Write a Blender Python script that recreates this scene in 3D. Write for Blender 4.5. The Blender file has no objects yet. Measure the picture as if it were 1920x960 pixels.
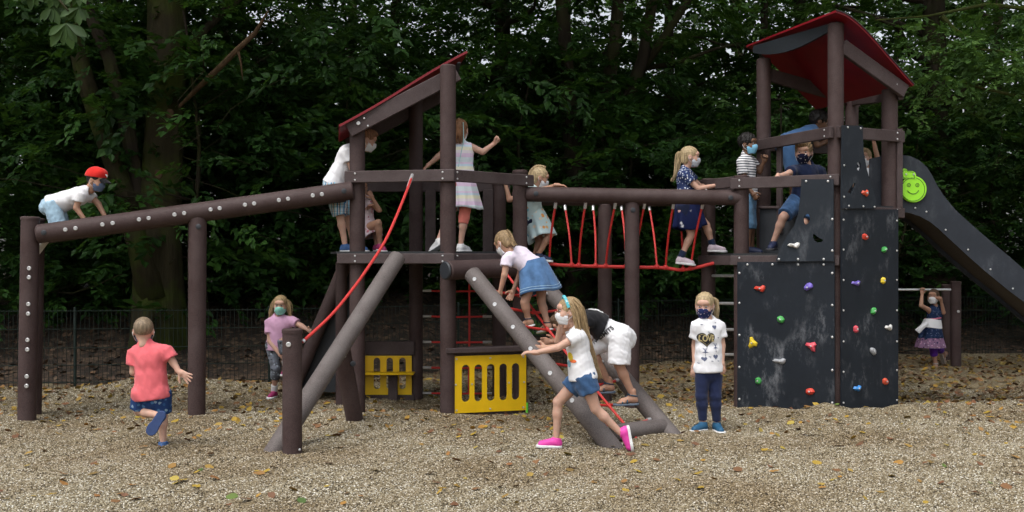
import bpy, math, random, time
import numpy as np
from mathutils import Vector, Matrix
from mathutils.bvhtree import BVHTree
T0 = time.time()
S = bpy.context.scene
COL = S.collection
# ------------------------------------------------------------------ camera, sky, sun, exposure
CAMZ, FPX, HOR = 1.55, 2000.0, 480.0
cam = bpy.data.cameras.new('camera'); camo = bpy.data.objects.new('camera', cam); COL.objects.link(camo)
camo.location = (0, 0, CAMZ); camo.rotation_euler = (math.radians(90), 0, 0)
cam.sensor_width = 36.0; cam.lens = 36.0 * FPX / 1920.0; cam.clip_start = 0.1; cam.clip_end = 2000
S.camera = camo
SUN_EL, SUN_AZ = math.radians(62), math.radians(215)      # azimuth clockwise from +Y
w = bpy.data.worlds.new('World'); S.world = w; w.use_nodes = True
nt = w.node_tree; bg = nt.nodes['Background']
sky = nt.nodes.new('ShaderNodeTexSky'); sky.sky_type = 'NISHITA'; sky.sun_disc = False
sky.sun_elevation = SUN_EL; sky.sun_rotation = SUN_AZ
sky.air_density = 1.0; sky.dust_density = 4.0; sky.ozone_density = 1.0
hsv = nt.nodes.new('ShaderNodeHueSaturation'); hsv.inputs['Saturation'].default_value = 0.30
nt.links.new(sky.outputs[0], hsv.inputs['Color']); nt.links.new(hsv.outputs[0], bg.inputs[0])
bg.inputs[1].default_value = 0.15
sl = bpy.data.lights.new('sun', 'SUN'); sl.energy = 0.85; sl.angle = math.radians(25); sl.color = (1, 0.98, 0.95)
slo = bpy.data.objects.new('sun', sl); COL.objects.link(slo)
sd = Vector((math.sin(SUN_AZ) * math.cos(SUN_EL), math.cos(SUN_AZ) * math.cos(SUN_EL), math.sin(SUN_EL)))
slo.rotation_euler = sd.to_track_quat('Z', 'Y').to_euler(); slo.location = (0, 0, 30)
S.view_settings.view_transform = 'Standard'; S.view_settings.look = 'None'
S.view_settings.exposure = 0.58; S.view_settings.gamma = 1.0; S.view_settings.use_curve_mapping = False
S.render.engine = 'CYCLES'
S.cycles.max_bounces = 4; S.cycles.diffuse_bounces = 2; S.cycles.glossy_bounces = 1; S.cycles.transmission_bounces = 2; S.cycles.caustics_reflective = False; S.cycles.caustics_refractive = False
S.cycles.use_denoising = True; S.cycles.use_adaptive_sampling = True; S.cycles.adaptive_threshold = 0.04
# ------------------------------------------------------------------ helpers
A = np.array
rng = np.random.default_rng(7); random.seed(7)
def P(px, py, Y): return Vector(((px - 960) * Y / FPX, Y, CAMZ + (HOR - py) * Y / FPX))
WL = {}
def empty(name, loc, label=None, cat=None, group=None):
    o = bpy.data.objects.new(name, None); COL.objects.link(o); o.location = loc; WL[o.name] = Vector(loc)
    o.empty_display_size = 0.1
    if label: o['label'] = label
    if cat: o['category'] = cat
    if group: o['group'] = group
    return o
def tag(o, label=None, cat=None, group=None, kind=None):
    if label: o['label'] = label
    if cat: o['category'] = cat
    if group: o['group'] = group
    if kind: o['kind'] = kind
    return o
def put(o, wloc, parent=None):
    WL[o.name] = Vector(wloc)
    if parent is not None:
        o.parent = parent; o.location = Vector(wloc) - WL[parent.name]
    else: o.location = wloc
    return o
def mesh_np(name, V, F, mats, mi=None, smooth=True, sharp=None):
    """F: (m,4) or (m,3) array, or list of lists"""
    me = bpy.data.meshes.new(name)
    V = np.asarray(V, dtype=np.float32)
    if isinstance(F, np.ndarray) and F.ndim == 2:
        k = F.shape[1]; m = len(F)
        me.vertices.add(len(V)); me.vertices.foreach_set('co', V.ravel())
        me.loops.add(m * k); me.loops.foreach_set('vertex_index', F.astype(np.int32).ravel())
        me.polygons.add(m); me.polygons.foreach_set('loop_start', np.arange(0, m * k, k, dtype=np.int32))
        try: me.polygons.foreach_set('loop_total', np.full(m, k, dtype=np.int32))
        except Exception: pass
    else:
        me.from_pydata([tuple(v) for v in V], [], [list(map(int, f)) for f in F])
    for m_ in (mats if isinstance(mats, (list, tuple)) else [mats]): me.materials.append(m_)
    n = len(me.polygons)
    if mi is not None: me.polygons.foreach_set('material_index', np.asarray(mi, dtype=np.int32))
    me.polygons.foreach_set('use_smooth', np.full(n, bool(smooth)))
    me.update(calc_edges=True); me.validate()
    if sharp and smooth: me.set_sharp_from_angle(angle=math.radians(sharp))
    return me
def obj_np(name, V, F, mats, parent=None, mi=None, smooth=True, sharp=None, origin=None):
    V = np.asarray(V, dtype=float)
    c = Vector(V.mean(axis=0)) if origin is None else Vector(origin)
    me = mesh_np(name, V - A(c), F, mats, mi, smooth, sharp)
    o = bpy.data.objects.new(name, me); COL.objects.link(o)
    return put(o, c, parent)
def inst(name, me, wloc, parent=None, rot=None, scale=None):
    o = bpy.data.objects.new(name, me); COL.objects.link(o)
    if rot is not None: o.rotation_mode = 'QUATERNION'; o.rotation_quaternion = rot
    if scale is not None: o.scale = scale if hasattr(scale, '__len__') else (scale,) * 3
    return put(o, wloc, parent)
class MB:
    def __init__(s): s.V = []; s.F = []; s.M = []; s.n = 0
    def add(s, V, F, m=0):
        V = [tuple(v) for v in V]
        s.V += V; s.F += [[i + s.n for i in f] for f in F]; s.M += [m] * len(F); s.n += len(V)
        return s
    def box(s, c, ax, ay, az, m=0, bev=0.0):
        """centre + three half-extent vectors, with small chamfer"""
        c, ax, ay, az = map(Vector, (c, ax, ay, az))
        if bev <= 0:
            V = [c + sx * ax + sy * ay + sz * az for sz in (-1, 1) for sy in (-1, 1) for sx in (-1, 1)]
            F = [[0, 2, 3, 1], [4, 5, 7, 6], [0, 1, 5, 4], [2, 6, 7, 3], [0, 4, 6, 2], [1, 3, 7, 5]]
            return s.add(V, F, m)
        fx, fy, fz = [max(0.0, 1 - bev / max(1e-6, a.length)) for a in (ax, ay, az)]
        V = []; ix = {}
        for sx in (-1, 1):
            for sy in (-1, 1):
                for sz in (-1, 1):
                    for k in range(3):
                        f = [fx, fy, fz]; f[k] = 1
                        ix[sx, sy, sz, k] = len(V); V.append(c + sx * f[0] * ax + sy * f[1] * ay + sz * f[2] * az)
        F = []
        q = [(-1, -1), (1, -1), (1, 1), (-1, 1)]
        for k in range(3):
            for sg in (-1, 1):
                f = []
                for a, b in q:
                    t = [0, 0, 0]; t[k] = sg; t[(k + 1) % 3] = a; t[(k + 2) % 3] = b
                    f.append(ix[t[0], t[1], t[2], k])
                F.append(f if sg > 0 else f[::-1])
        for k in range(3):
            i, j = (k + 1) % 3, (k + 2) % 3
            for a in (-1, 1):
                for b in (-1, 1):
                    t = [0, 0, 0]; t[i] = a; t[j] = b; u = t[:]; t[k] = -1; u[k] = 1
                    f = [ix[t[0], t[1], t[2], i], ix[u[0], u[1], u[2], i], ix[u[0], u[1], u[2], j], ix[t[0], t[1], t[2], j]]
                    F.append(f)
        for sx in (-1, 1):
            for sy in (-1, 1):
                for sz in (-1, 1):
                    F.append([ix[sx, sy, sz, 0], ix[sx, sy, sz, 1], ix[sx, sy, sz, 2]])
        return s.add(V, F, m)
    def rings(s, rings, m=0, cap0=True, cap1=True, closed=False):
        n = len(rings[0]); V = [v for r in rings for v in r]; F = []
        R = len(rings)
        for i in range(R - 1 + (1 if closed else 0)):
            a, b = i * n, ((i + 1) % R) * n
            for j in range(n):
                k = (j + 1) % n; F.append([a + j, a + k, b + k, b + j])
        if cap0 and not closed: F.append(list(range(n))[::-1])
        if cap1 and not closed: F.append([(R - 1) * n + j for j in range(n)])
        return s.add(V, F, m)
    def tube(s, pts, r, n=10, m=0, cap=True, up=None):
        pts = [Vector(p) for p in pts]
        if not hasattr(r, '__len__'): r = [r] * len(pts)
        ref = Vector(up) if up else Vector((0.13, 0.21, 0.97))
        rings = []; X = None
        for i, p in enumerate(pts):
            t = (pts[min(i + 1, len(pts) - 1)] - pts[max(i - 1, 0)]).normalized()
            if X is None:
                if abs(t.dot(ref)) > 0.95: ref = Vector((1, 0.1, 0))
                X = (ref - t * ref.dot(t)).normalized()
            else:
                X = (X - t * X.dot(t)).normalized()
            Yv = t.cross(X)
            rings.append([p + r[i] * (math.cos(2 * math.pi * j / n) * X + math.sin(2 * math.pi * j / n) * Yv) for j in range(n)])
        return s.rings(rings, m, cap, cap)
    def log(s, p0, p1, r, n=20, m=0, bev=0.012, cap=0.0):
        """chamfered round post; cap>0 adds a slightly wider end cap at p1"""
        p0, p1 = Vector(p0), Vector(p1); d = (p1 - p0).normalized()
        prof = [(0, r - bev), (bev, r)]; L = (p1 - p0).length
        if cap > 0: prof += [(L - cap, r), (L - cap, r * 1.07), (L - bev * .8, r * 1.07), (L, r * 1.07 - bev)]
        else: prof += [(L - bev, r), (L, r - bev)]
        X = d.orthogonal().normalized(); Yv = d.cross(X)
        return s.rings([[p0 + d * z + rr * (math.cos(2 * math.pi * j / n) * X + math.sin(2 * math.pi * j / n) * Yv) for j in range(n)] for z, rr in prof], m)
    def board(s, p0, p1, h, t, m=0, up=(0, 0, 1), bev=0.006):
        """board from p0 to p1 (centre line), h tall along up, t thick"""
        p0, p1 = Vector(p0), Vector(p1); d = p1 - p0; L = d.length; d.normalize()
        u = Vector(up); u = (u - d * u.dot(d)).normalized(); n_ = d.cross(u)
        return s.box((p0 + p1) / 2, d * L / 2, n_ * t / 2, u * h / 2, m, bev)
    def prism(s, pts, nrm, t, m=0, bev=0.0):
        """extrude a planar polygon (list of Vectors) by t along -nrm/+nrm halves"""
        pts = [Vector(p) for p in pts]; nrm = Vector(nrm).normalized(); n = len(pts)
        V = [p + nrm * t / 2 for p in pts] + [p - nrm * t / 2 for p in pts]
        F = [list(range(n)), [n + i for i in range(n)][::-1]] + [[i, n + i, n + (i + 1) % n, (i + 1) % n] for i in range(n)]
        return s.add(V, F, m)
    def ball(s, c, r, m=0, n=10, R=None):
        rx, ry, rz = (r if hasattr(r, '__len__') else (r, r, r)); c = Vector(c)
        rings = []
        for i in range(1, n // 2):
            th = math.pi * i / (n // 2)
            ring = []
            for j in range(n):
                a = 2 * math.pi * j / n
                v = Vector((rx * math.sin(th) * math.cos(a), ry * math.sin(th) * math.sin(a), -rz * math.cos(th)))
                ring.append(c + (R @ v if R else v))
            rings.append(ring)
        return s.rings(rings, m)
    def build(s, name, mats, parent=None, smooth=True, sharp=35):
        return obj_np(name, A(s.V), s.F, mats, parent, s.M, smooth, sharp)
# ------------------------------------------------------------------ materials
def newmat(name):
    m = bpy.data.materials.new(name); m.use_nodes = True
    nt = m.node_tree; return m, nt, nt.nodes, nt.links, nt.nodes['Principled BSDF']
def ramp(N, pts, interp='LINEAR'):
    r = N.new('ShaderNodeValToRGB'); cr = r.color_ramp; cr.interpolation = interp
    while len(cr.elements) < len(pts): cr.elements.new(0.5)
    for e, (p, c) in zip(cr.elements, pts): e.position = p; e.color = (*c, 1) if len(c) == 3 else c
    return r
def coord(N, kind='Object'):
    return N.new('ShaderNodeTexCoord').outputs[kind]
def noise(N, L, vec, scale, detail=3, rough=.55, mapscale=None):
    t = N.new('ShaderNodeTexNoise'); t.inputs['Scale'].default_value = scale; t.inputs['Detail'].default_value = detail
    t.inputs['Roughness'].default_value = rough
    if mapscale:
        mp = N.new('ShaderNodeMapping'); mp.inputs['Scale'].default_value = mapscale; L.new(vec, mp.inputs[0]); vec = mp.outputs[0]
    L.new(vec, t.inputs['Vector']); return t
def mixc(N, L, fac, a, b, mode='MIX'):
    x = N.new('ShaderNodeMix'); x.data_type = 'RGBA'; x.blend_type = mode
    for sock, v in ((x.inputs[0], fac), (x.inputs[6], a), (x.inputs[7], b)):
        if isinstance(v, (int, float)): sock.default_value = v
        elif isinstance(v, tuple): sock.default_value = (*v, 1)
        else: L.new(v, sock)
    return x.outputs[2]
def bump(N, L, B, h, strength=.3, dist=.01):
    b = N.new('ShaderNodeBump'); b.inputs['Strength'].default_value = strength; b.inputs['Distance'].default_value = dist
    L.new(h, b.inputs['Height']); L.new(b.outputs[0], B.inputs['Normal'])
_mc = {}
def plain(name, c, rough=.6, metal=0.0, spec=.5, var=.12, nscale=40, bstr=.08):
    if name in _mc: return _mc[name]
    m, nt, N, L, B = newmat(name)
    v = coord(N); n1 = noise(N, L, v, nscale, 4)
    lo = tuple(x * (1 - var) for x in c); hi = tuple(min(1, x * (1 + var)) for x in c)
    r = ramp(N, [(.3, lo), (.7, hi)]); L.new(n1.outputs[0], r.inputs[0]); L.new(r.outputs[0], B.inputs['Base Color'])
    B.inputs['Roughness'].default_value = rough; B.inputs['Metallic'].default_value = metal
    B.inputs['Specular IOR Level'].default_value = spec
    if bstr: bump(N, L, B, n1.outputs[0], bstr, .004)
    _mc[name] = m; return m
def fabric(name, c, var=.08, scale=60, rough=.9):
    if name in _mc: return _mc[name]
    m, nt, N, L, B = newmat(name)
    v = coord(N); n1 = noise(N, L, v, 14, 4); n2 = noise(N, L, v, 320, 2)
    r = ramp(N, [(.3, tuple(x * (1 - var) for x in c)), (.7, tuple(min(1, x * (1 + var)) for x in c))])
    L.new(n1.outputs[0], r.inputs[0]); L.new(r.outputs[0], B.inputs['Base Color'])
    B.inputs['Roughness'].default_value = rough; B.inputs['Specular IOR Level'].default_value = .15
    B.inputs['Sheen Weight'].default_value = .15
    mx = N.new('ShaderNodeMath'); mx.operation = 'MULTIPLY_ADD'; mx.inputs[1].default_value = .15
    L.new(n2.outputs[0], mx.inputs[0]); L.new(n1.outputs[0], mx.inputs[2]); bump(N, L, B, mx.outputs[0], .5, .008)
    _mc[name] = m; return m
def spots(name, base, cols, scale=45, thr=.28, base2=None, jitter=1.0):
    """printed fabric: coloured spots on a base colour"""
    m, nt, N, L, B = newmat(name)
    v = coord(N); n1 = noise(N, L, v, 20, 2)
    mv = N.new('ShaderNodeVectorMath'); mv.operation = 'MULTIPLY_ADD'; mv.inputs[1].default_value = (.03,) * 3
    L.new(n1.outputs[1], mv.inputs[0]); L.new(v, mv.inputs[2])
    vo = N.new('ShaderNodeTexVoronoi'); vo.inputs['Scale'].default_value = scale; vo.inputs['Randomness'].default_value = jitter
    L.new(mv.outputs[0], vo.inputs['Vector'])
    mk = ramp(N, [(thr - .04, (1, 1, 1)), (thr + .04, (0, 0, 0))]); L.new(vo.outputs['Distance'], mk.inputs[0])
    sp = N.new('ShaderNodeSeparateColor'); L.new(vo.outputs['Color'], sp.inputs[0])
    cr = ramp(N, [(i / max(1, len(cols)), c) for i, c in enumerate(cols)], 'CONSTANT'); L.new(sp.outputs[0], cr.inputs[0])
    b = base
    if base2:
        n3 = noise(N, L, v, 9, 2); r3 = ramp(N, [(.4, base), (.6, base2)]); L.new(n3.outputs[0], r3.inputs[0]); b = r3.outputs[0]
    L.new(mixc(N, L, mk.outputs[0], b, cr.outputs[0]), B.inputs['Base Color'])
    B.inputs['Roughness'].default_value = .9; B.inputs['Specular IOR Level'].default_value = .15
    bump(N, L, B, n1.outputs[0], .4, .006)
    return m
def bands(name, stops, scale, axis='Z', second=None):
    """striped or plaid fabric"""
    m, nt, N, L, B = newmat(name); v = coord(N)
    def wv(ax, sc, st):
        w_ = N.new('ShaderNodeTexWave'); w_.wave_type = 'BANDS'; w_.bands_direction = ax; w_.wave_profile = 'SAW'
        w_.inputs['Scale'].default_value = sc; w_.inputs['Distortion'].default_value = .35; w_.inputs['Detail Scale'].default_value = 2
        L.new(v, w_.inputs['Vector']); r = ramp(N, st, 'CONSTANT'); L.new(w_.outputs['Fac'], r.inputs[0]); return r.outputs[0]
    c = wv(axis, scale, stops)
    if second: c = mixc(N, L, .5, c, wv(second[0], second[1], second[2]), 'MULTIPLY')
    L.new(c, B.inputs['Base Color']); B.inputs['Roughness'].default_value = .9; B.inputs['Specular IOR Level'].default_value = .15
    n1 = noise(N, L, v, 20, 2); bump(N, L, B, n1.outputs[0], .4, .006)
    return m
def recycled(name, c, c2, wear=.5):
    """speckled recycled-plastic post"""
    m, nt, N, L, B = newmat(name); v = coord(N)
    n1 = noise(N, L, v, 150, 4, .7); n2 = noise(N, L, v, 3.0, 6, .7); n3 = noise(N, L, v, 17, 8, .8, (1, 1, .3))
    r1 = ramp(N, [(.35, tuple(x * .6 for x in c)), (.68, tuple(x * 1.6 for x in c))]); L.new(n1.outputs[0], r1.inputs[0])
    r2 = ramp(N, [(.35, (0, 0, 0)), (.75, (1, 1, 1))]); L.new(n2.outputs[0], r2.inputs[0])
    r3 = ramp(N, [(.60, (0, 0, 0)), (.72, (1, 1, 1))]); L.new(n3.outputs[0], r3.inputs[0])
    a = mixc(N, L, r2.outputs[0], r1.outputs[0], mixc(N, L, .5, r1.outputs[0], c2))
    ws = N.new('ShaderNodeMath'); ws.operation = 'MULTIPLY'; ws.inputs[1].default_value = wear; L.new(r3.outputs[0], ws.inputs[0])
    L.new(mixc(N, L, ws.outputs[0], a, c2), B.inputs['Base Color'])
    B.inputs['Roughness'].default_value = .62; B.inputs['Specular IOR Level'].default_value = .25
    bump(N, L, B, n1.outputs[0], .35, .004)
    return m
M_POST = recycled('brown recycled plastic', (.047, .028, .026), (.12, .09, .088), .3)
M_BOARD = recycled('brown recycled board', (.052, .036, .035), (.13, .105, .105), .28)
M_GREY = recycled('worn grey recycled log', (.105, .088, .083), (.21, .19, .18), .7)
M_STEEL = plain('galvanised bolt', (.62, .62, .62), .35, .6, bstr=0)
M_DARKCAP = plain('dark plastic cap', (.022, .026, .032), .5)
M_MAT = plain('black deck mat', (.018, .019, .021), .7)
M_YEL = plain('yellow board', (.80, .50, .004), .38, var=.05, nscale=8, bstr=.02)
M_LIME = plain('lime green board', (.33, .78, .03), .4, var=.05, nscale=8, bstr=.02)
M_DGREEN = plain('engraved dark green', (.03, .10, .01), .6)
M_ROOF = plain('red roof board', (.20, .004, .011), .45, var=.12, nscale=5, bstr=.02)
M_ROOFE = plain('dark roof edge', (.05, .035, .04), .5)
def hdpe(name, c, chalk):
    m, nt, N, L, B = newmat(name); v = coord(N)
    n2 = noise(N, L, v, 2.2, 6, .7); n3 = noise(N, L, v, 9, 8, .78, (1, 1, .45)); n4 = noise(N, L, v, 2.6, 3)
    r2 = ramp(N, [(.3, tuple(x * .8 for x in c)), (.75, tuple(x * 1.35 for x in c))]); L.new(n2.outputs[0], r2.inputs[0])
    r3 = ramp(N, [(.50, (0, 0, 0)), (.74, (1, 1, 1))]); L.new(n3.outputs[0], r3.inputs[0])
    r4 = ramp(N, [(.46, (0, 0, 0)), (.62, (1, 1, 1))]); L.new(n4.outputs[0], r4.inputs[0])
    q = N.new('ShaderNodeMath'); q.operation = 'MULTIPLY'; L.new(r3.outputs[0], q.inputs[0]); L.new(r4.outputs[0], q.inputs[1])
    q2 = N.new('ShaderNodeMath'); q2.operation = 'MULTIPLY'; q2.inputs[1].default_value = chalk; L.new(q.outputs[0], q2.inputs[0])
    L.new(mixc(N, L, q2.outputs[0], r2.outputs[0], (.30, .31, .33)), B.inputs['Base Color'])
    B.inputs['Roughness'].default_value = .6; B.inputs['Specular IOR Level'].default_value = .22
    n5 = noise(N, L, v, 500, 2); bump(N, L, B, n5.outputs[0], .15, .002)
    return m
M_PANEL = hdpe('anthracite climbing board', (.013, .017, .023), .62)
M_PANELC = hdpe('clean anthracite board', (.017, .022, .029), .25)
M_SLIDE = hdpe('anthracite slide board', (.028, .033, .042), .2)
def ropemat():
    m, nt, N, L, B = newmat('red sheathed rope'); v = coord(N)
    w_ = N.new('ShaderNodeTexWave'); w_.inputs['Scale'].default_value = 60; w_.bands_direction = 'DIAGONAL'; L.new(v, w_.inputs['Vector'])
    r = ramp(N, [(0, (.46, .018, .016)), (1, (.66, .045, .038))]); L.new(w_.outputs['Fac'], r.inputs[0]); L.new(r.outputs[0], B.inputs['Base Color'])
    B.inputs['Roughness'].default_value = .5; bump(N, L, B, w_.outputs['Fac'], .3, .004); return m
M_ROPE = ropemat()
M_WIRE = plain('dark green fence wire', (.006, .017, .013), .5, .2)
# bolts: shared meshes, axis +Z
def bolt_mesh(name, r, h, m, hole=True):
    b = MB(); n = 12
    prof = [(0, r), (h * .5, r), (h, r * .8)] + ([(h, r * .42), (h * .45, r * .38)] if hole else [(h * 1.25, r * .4)])
    b.rings([[Vector((rr * math.cos(2 * math.pi * j / n), rr * math.sin(2 * math.pi * j / n), z)) for j in range(n)] for z, rr in prof])
    return mesh_np(name, A(b.V), b.F, m, None, True, 35)
BOLT_L = bolt_mesh('large bolt', .020, .008, M_STEEL); BOLT_S = bolt_mesh('small bolt', .0100, .006, M_STEEL, False)
BOLT_M = bolt_mesh('panel bolt', .0115, .006, M_STEEL, False); BOLT_D = bolt_mesh('dark bolt', .026, .006, M_DARKCAP, False)
def bolt(me, p, nrm, parent):
    return inst('bolt', me, p, parent, Vector(nrm).to_track_quat('Z', 'Y'))
# ------------------------------------------------------------------ ground
def snoise(x, y, f, seed):
    r = np.random.default_rng(seed); o = 0
    for i in range(6):
        a = r.uniform(0, 2 * np.pi); k = f * r.uniform(.6, 1.6); ph = r.uniform(0, 6.28)
        o = o + np.sin((x * np.cos(a) + y * np.sin(a)) * k * 2 * np.pi + ph)
    return o / 6
BUMPS = [(-4.05, 12.0, .20, .62), (-3.1, 12.1, .08, .7), (-5.6, 11.6, .05, .8), (2.98, 10.12, .13, .24), (3.42, 10.2, .10, .20), (2.45, 10.42, .06, .25),
         (3.82, 10.35, .10, .20), (-.95, 10.15, .075, .30), (-.55, 9.95, .05, .3), (-.9, 11.2, -.10, .55), (1.9, 8.7, .05, .45), (3.0, 9.2, .05, .5), (.6, 8.2, -.04, .35), (-3.4, 9.2, .04, .5), (4.6, 9.4, .06, .5), (1.2, 7.0, .04, .6), (-1.5, 10.0, .05, .35), (.1, 10.1, .03, .3),
         (4.6, 10.7, .05, .5), (5.6, 10.9, .05, .6), (4.2, 12.2, -.05, .9), (5.5, 12.5, -.05, 1.0), (-2.6, 8.4, .02, .5), (1.2, 9.0, .03, .4),
         (-3.05, 10.15, .03, .3), (-4.6, 9.95, .03, .3), (2.2, 7.4, .03, .6), (-1.5, 7.2, .03, .7), (4.0, 8.2, .04, .5), (0.4, 7.6, -.03, .5)]
def gh(x, y):
    x = np.asarray(x, float); y = np.asarray(y, float)
    near = 1 / (1 + np.exp((np.hypot(x, y - 9) - 11) / 1.2))
    z = .026 * snoise(x, y, .28, 1) + .024 * snoise(x, y, .9, 2) + .018 * snoise(x, y, 1.9, 3) * (.6 + .6 * snoise(x, y, .35, 6)) + .012 * snoise(x, y, 3.7, 4)
    for bx, by, h, r in BUMPS: z = z + h * np.exp(-((x - bx) ** 2 + (y - by) ** 2) / (r * r))
    return z * near + .0
def fence_y(x):
    return np.interp(x, [-40, -6.5, -3.0, 1.2, 6, 40], [12.0, 12.35, 12.75, 15.0, 16.7, 19.5])
def axis_pts(lo, hi, step, far_lo, far_hi):
    a = list(np.arange(lo, hi + 1e-6, step)); s = step; x = hi
    while x < far_hi: s *= 1.45; x += s; a.append(x)
    s = step; x = lo
    while x > far_lo: s *= 1.45; x -= s; a.insert(0, x)
    return A(a)
def gridmesh(xs, ys, zf):
    X, Y = np.meshgrid(xs, ys); Z = zf(X, Y)
    V = np.stack([X, Y, Z], -1).reshape(-1, 3); nx, ny = len(xs), len(ys)
    i = np.arange(nx * ny).reshape(ny, nx)
    F = np.stack([i[:-1, :-1], i[:-1, 1:], i[1:, 1:], i[1:, :-1]], -1).reshape(-1, 4)
    return V, F
def gravelmat():
    m, nt, N, L, B = newmat('pea gravel'); v = N.new('ShaderNodeNewGeometry').outputs['Position']
    vo = N.new('ShaderNodeTexVoronoi'); vo.inputs['Scale'].default_value = 78; L.new(v, vo.inputs['Vector'])
    sp = N.new('ShaderNodeSeparateColor'); L.new(vo.outputs['Color'], sp.inputs[0])
    cr = ramp(N, [(0, (.075, .056, .03)), (.25, (.20, .16, .088)), (.55, (.30, .245, .145)), (.8, (.41, .355, .24)), (1, (.57, .52, .41))]); L.new(sp.outputs[0], cr.inputs[0])
    dk = ramp(N, [(0, (1, 1, 1)), (.75, (.75, .72, .66))]); L.new(vo.outputs['Distance'], dk.inputs[0])
    c = mixc(N, L, 1.0, cr.outputs[0], dk.outputs[0], 'MULTIPLY')
    n1 = noise(N, L, v, .55, 5, .65); r1 = ramp(N, [(.38, (.62, .52, .40)), (.62, (1, 1, 1))]); L.new(n1.outputs[0], r1.inputs[0])
    c = mixc(N, L, .8, c, r1.outputs[0], 'MULTIPLY')
    L.new(c, B.inputs['Base Color']); B.inputs['Roughness'].default_value = .8
    inv = N.new('ShaderNodeMath'); inv.operation = 'SUBTRACT'; inv.inputs[0].default_value = 1; L.new(vo.outputs['Distance'], inv.inputs[1])
    bump(N, L, B, inv.outputs[0], .8, .012)
    return m
M_GRAVEL = gravelmat()
V, F = gridmesh(axis_pts(-8, 8, .09, -500, 500), axis_pts(4.5, 17, .09, -120, 800), gh)
ground = obj_np('ground', V, F, M_GRAVEL, origin=(0, 0, 0)); tag(ground, kind='structure'); ground['label'] = 'pale gravel playground surface with scattered leaves'
# forest floor bank behind the fence
def litter():
    m, nt, N, L, B = newmat('leaf litter soil'); v = N.new('ShaderNodeNewGeometry').outputs['Position']
    vo = N.new('ShaderNodeTexVoronoi'); vo.inputs['Scale'].default_value = 16; L.new(v, vo.inputs['Vector'])
    sp = N.new('ShaderNodeSeparateColor'); L.new(vo.outputs['Color'], sp.inputs[0])
    cr = ramp(N, [(0, (.018, .012, .008)), (.5, (.035, .022, .013)), (.8, (.07, .042, .024)), (1, (.12, .08, .05))]); L.new(sp.outputs[0], cr.inputs[0])
    L.new(cr.outputs[0], B.inputs['Base Color']); B.inputs['Roughness'].default_value = .9
    n1 = noise(N, L, v, 30, 4); bump(N, L, B, n1.outputs[0], .8, .03); return m
M_LITTER = litter()
def fh(x, d):      # height of bank at distance d behind the fence line
    t = np.clip((d - .35) / 3.2, 0, 1); t = t * t * (3 - 2 * t)
    return .02 + .92 * t + .05 * snoise(x, d, .35, 9) * np.clip(d, 0, 1) + .03 * snoise(x, d, 1.3, 10) * np.clip(d, 0, 1) - .12 * np.exp(-((d + .2) / .25) ** 2)
xs = axis_pts(-14, 14, .22, -160, 160); ds = np.concatenate([np.arange(-.3, 6, .2), np.geomspace(6, 400, 26)])
X, D = np.meshgrid(xs, ds); Y = fence_y(X) + D; Z = fh(X, D)
nx = len(xs); i = np.arange(X.size).reshape(X.shape)
F = np.stack([i[:-1, :-1], i[:-1, 1:], i[1:, 1:], i[1:, :-1]], -1).reshape(-1, 4)
floor = obj_np('forest_floor', np.stack([X, Y, Z], -1).reshape(-1, 3), F, M_LITTER, origin=(0, 0, 0))
tag(floor, 'dark leaf covered bank rising behind the wire fence', kind='structure')
def floor_z(x, y): return float(fh(x, y - fence_y(x)))
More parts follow.
